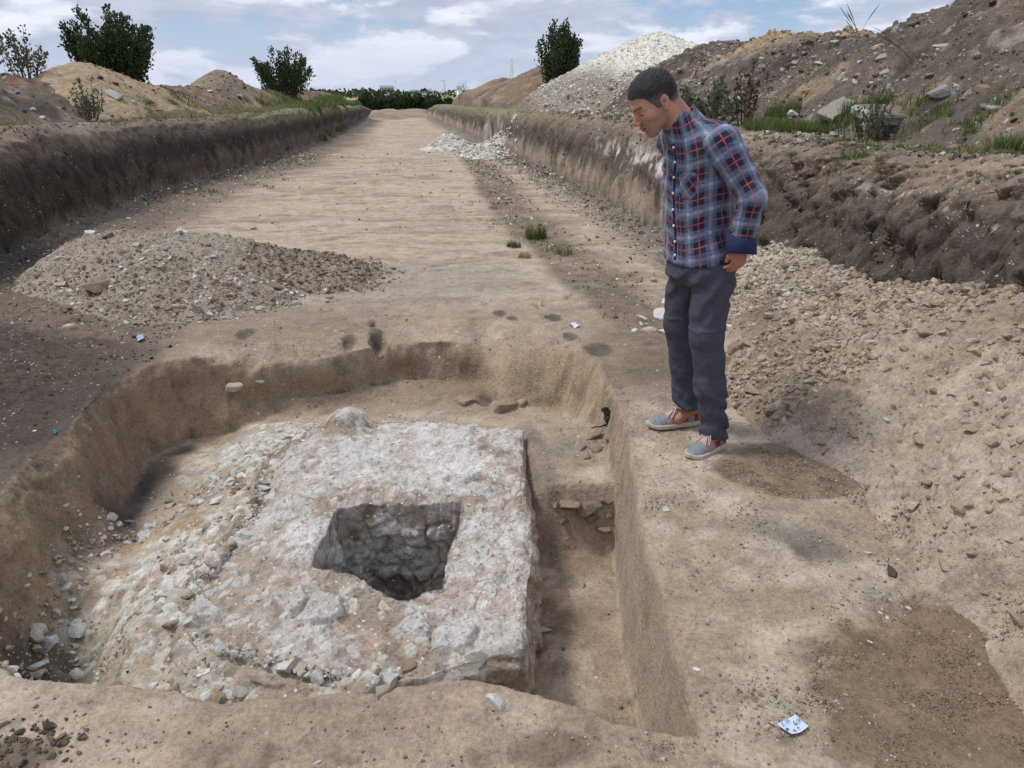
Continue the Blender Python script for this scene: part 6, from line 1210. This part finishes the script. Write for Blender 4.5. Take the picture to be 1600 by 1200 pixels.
def strip():
    x, y, t = hit(948, 672); z = float(topz(np.array([x]), np.array([y]))[0]); V = []; n = 40; s = t / FPX; rt = np.array([math.cos(YAW), -math.sin(YAW), 0]); up = np.array([0, .25, .97])
    P = [(-6, 20), (0, 22), (2, 12), (1, 5), (6, 0), (12, -8), (15, -13), (10, -10), (4, -4), (-6, -5), (-16, -6), (-24, -6)]
    P = np.array([rt * a * s + up * (b + 10) * s for a, b in P]); tt = np.linspace(0, len(P) - 1, n); C_ = np.stack([np.interp(tt, np.arange(len(P)), P[:, k]) for k in range(3)], -1) + RNG.normal(0, .003, (n, 3)); wd = np.interp(tt, [0, 1, 2, 4, 6, 8, 9, 11], [.014, .018, .020, .016, .016, .010, .004, .003])
    k = 8; V = []
    for i in range(n):
        d = C_[min(i + 1, n - 1)] - C_[max(i - 1, 0)]; d /= np.linalg.norm(d) + 1e-9; a = np.cross(d, [0, -1, .2]); a /= np.linalg.norm(a) + 1e-9; b = np.cross(d, a)
        for j in range(k): th = 2 * math.pi * j / k; V.append(C_[i] + (a * math.cos(th) * wd[i] + b * math.sin(th) * wd[i] * .45) * (1 + .4 * math.sin(j * 2.4 + i * .9)))
    F = [[i * k + j, i * k + (j + 1) % k, (i + 1) * k + (j + 1) % k, (i + 1) * k + j] for i in range(n - 1) for j in range(k)]
    o = mesh_np('plastic_strip', np.array(V), np.array(F), flat_mat('black_plastic', (.045, .048, .052), .3, .2, 40, .004), smooth=False); o.location = (x, y, z); tag(o, 'crumpled black plastic strip on the clods at the right wall of the pit', 'plastic strip')
strip()

# ---------------------------------------------------------------- far wood, town and masts
def wood():
    P, D = [], []; T_ = []
    for i in range(30):
        Y = RNG.uniform(112, 150); px = 548 + 5.4 * i + RNG.uniform(-4, 4); pyt = 145 + RNG.uniform(0, 11) + 9 * sst(650, 705, px) + 12 * sst(575, 548, px); X, _, zt = atY(px, pyt, Y); zb = -3.4; h = (zt - zb) / 2; w = RNG.uniform(.9, 1.9); m = 900
        v = RNG.normal(size=(m, 3)); v /= np.linalg.norm(v, axis=1)[:, None]; v *= (RNG.uniform(.55, 1.0, m) * (1 + .2 * fbm(v[:, 0], v[:, 1], v[:, 2], 2.5, 3, 1100 + i)))[:, None]; P.append(v * [w, w, h] + [X, Y, zb + h]); D.append(v); T_.append(RNG.uniform(.5, 1.3, m) * RNG.uniform(.8, 1.2))
    o = leaves('far_trees', np.concatenate(P), np.concatenate(D), .42, M_LEAF, wid=.5, tone=np.concatenate(T_)); tag(o, kind='stuff')
    P, D = [], []
    for i in range(90):
        Y = RNG.uniform(700, 1500); px = RNG.uniform(200, 1300); X, _, z_ = atY(px, 140, Y); v = RNG.normal(size=(90, 3)); v /= np.linalg.norm(v, axis=1)[:, None]; P.append(v * [RNG.uniform(6, 20), 6, RNG.uniform(2.5, 4.5)] + [X, Y, float(shelf(Y)) + 2]); D.append(v)
    o = leaves('far_hedgerow', np.concatenate(P), np.concatenate(D), 3.0, M_LEAF, wid=.5); tag(o, kind='stuff')
wood()
MW = flat_mat('white_render', (.78, .79, .80), .8, .05, .2); MG = flat_mat('blue_glass', (.12, .18, .30), .3, .1, .3); MB = flat_mat('blue_sheet', (.06, .13, .42), .6, .1, .3); MY = flat_mat('ochre_sheet', (.55, .36, .12), .8, .1, .3); MS = flat_mat('galvanised_steel', (.62, .64, .67), .5, .05, .5)
def boxm(name, x0, x1, y0, y1, z0, z1, mat, parent): 
    V = [(x, y, z) for z in (z0, z1) for y in (y0, y1) for x in (x0, x1)]; return mesh_np(name, V, [[0, 2, 3, 1], [4, 5, 7, 6], [0, 1, 5, 4], [2, 6, 7, 3], [0, 4, 6, 2], [1, 3, 7, 5]], mat, parent, smooth=False)
def gable(name, x0, x1, y0, y1, z0, z1, mat, parent):
    xm = (x0 + x1) / 2; V = [(x0, y0, z0), (x1, y0, z0), (xm, y0, z1), (x0, y1, z0), (x1, y1, z0), (xm, y1, z1)]; F = np.array([[0, 1, 2], [3, 5, 4], [0, 2, 5], [0, 5, 3], [1, 4, 5], [1, 5, 2], [0, 3, 4], [0, 4, 1]]); return mesh_np(name, V, F, mat, parent, smooth=False)
def hall(px0, px1, pyt, Y, label, wall=MW, roofm=MW, win=5, cat='building', rooft='flat', glass=MG):
    x0, _, zt = atY(px0, pyt, Y); x1 = atY(px1, pyt, Y)[0]; zb = float(shelf(Y)) - 1; root = empty('building', ((x0 + x1) / 2, Y, zb), label=label, cat=cat); w = x1 - x0; h = zt - zb; boxm('wall', -w / 2, w / 2, 0, w * .6, 0, h * .86, wall, root)
    r = boxm('roof', -w / 2 - .4, w / 2 + .4, -.5, w * .6 + .4, h * .86 + .01, h, roofm, root) if rooft == 'flat' else gable('roof', -w / 2 - .4, w / 2 + .4, -.5, w * .6, h * .86 + .01, h * 1.12, roofm, root)
    for i in range(win): a = -w / 2 + w * (i + .14) / win; boxm('window', a, a + w * .72 / win, -.12, -.02, h * .38, h * .78, glass, root)
    return root
hall(593, 615, 133.5, 1150, 'tall white factory building with a row of blue-grey window bays, above the dark trees', win=8)
hall(640, 655, 140.5, 1200, 'low white shed, leftmost of the low buildings right of the factory', win=3); hall(656, 672, 139.0, 1250, 'low white shed with a shallow gable in the middle of the distant row', rooft='gable', win=4)
hall(672, 685, 141.5, 1150, 'low white shed beside the twin chimneys', win=3); hall(684, 699, 145, 1100, 'low blue-roofed shed right of the twin chimneys', roofm=MB, win=3); hall(528, 566, 148, 900, 'long low blue sheet-roofed shed left of the dark trees', roofm=MB, win=4, wall=MB); hall(538, 570, 151, 820, 'long low ochre shed in front of the blue one left of the dark trees', wall=MY, roofm=MY, win=3)
hall(565, 592, 147, 1050, 'low pale shed partly behind the dark trees, left of the factory', win=4)
def pole(px, pyt, Y, r, label, lattice=False, name='chimney', cat='chimney', mat=None):
    X, _, zt = atY(px, pyt, Y); zb = float(shelf(Y)) - 1; root = empty(name, (X, Y, zb), label=label, cat=cat); h = zt - zb
    if lattice:
        ps = [[(a * r, b * r, 0), (a * r * .3, b * r * .3, h)] for a, b in ((-1, -1), (1, -1), (1, 1), (-1, 1))]; tubes('leg', ps, mat or MS, root, r0=r * .16); nb = 9
        br = [[(-r * (1 - .7 * i / nb), -r * (1 - .7 * i / nb), h * i / nb), (r * (1 - .7 * (i + 1) / nb), -r * (1 - .7 * (i + 1) / nb), h * (i + 1) / nb)] for i in range(nb)]; tubes('brace', br, mat or MS, root, r0=r * .12); boxm('antenna', -r * .8, r * .8, -r * .8, r * .8, h * .70, h * .78, mat or MW, root)
    else:
        n = 10; V = [(r * k * math.cos(2 * math.pi * j / n), r * k * math.sin(2 * math.pi * j / n), z) for z, k in ((0, 1.1), (h, .85)) for j in range(n)] + [(0, 0, h)]
        F = [[j, (j + 1) % n, n + (j + 1) % n] for j in range(n)] + [[j, n + (j + 1) % n, n + j] for j in range(n)] + [[n + j, n + (j + 1) % n, 2 * n] for j in range(n)]; mesh_np('shaft', V, np.array(F), mat or MW, root); boxm('cap', -r * 1.1, r * 1.1, -r * 1.1, r * 1.1, h + .01, h + r * .6, MW, root)
pole(617, 127, 1150, 1.0, 'slender white chimney at the right end of the white factory'); pole(691, 126, 1150, .9, 'left one of the twin white chimneys'); pole(694.5, 126.5, 1150, .9, 'right one of the twin white chimneys'); pole(799.5, 90, 420, 1.1, 'steel lattice mast rising behind the brown mound', True, 'lattice_mast', 'mast')
pole(523, 136, 1100, .7, 'left small white chimney on the far left horizon'); pole(529, 137, 1100, .7, 'right small white chimney on the far left horizon'); pole(583, 128, 1300, .22, 'thin dark pylon on the horizon left of the factory', True, 'pylon', 'pylon', M_BARK); pole(646, 128, 1300, .22, 'thin dark pylon on the horizon right of the factory', True, 'pylon', 'pylon', M_BARK)
pole(718, 137.5, 500, 1.9, 'short white cylindrical tank at the left foot of the brown mound', name='storage_tank', cat='tank')
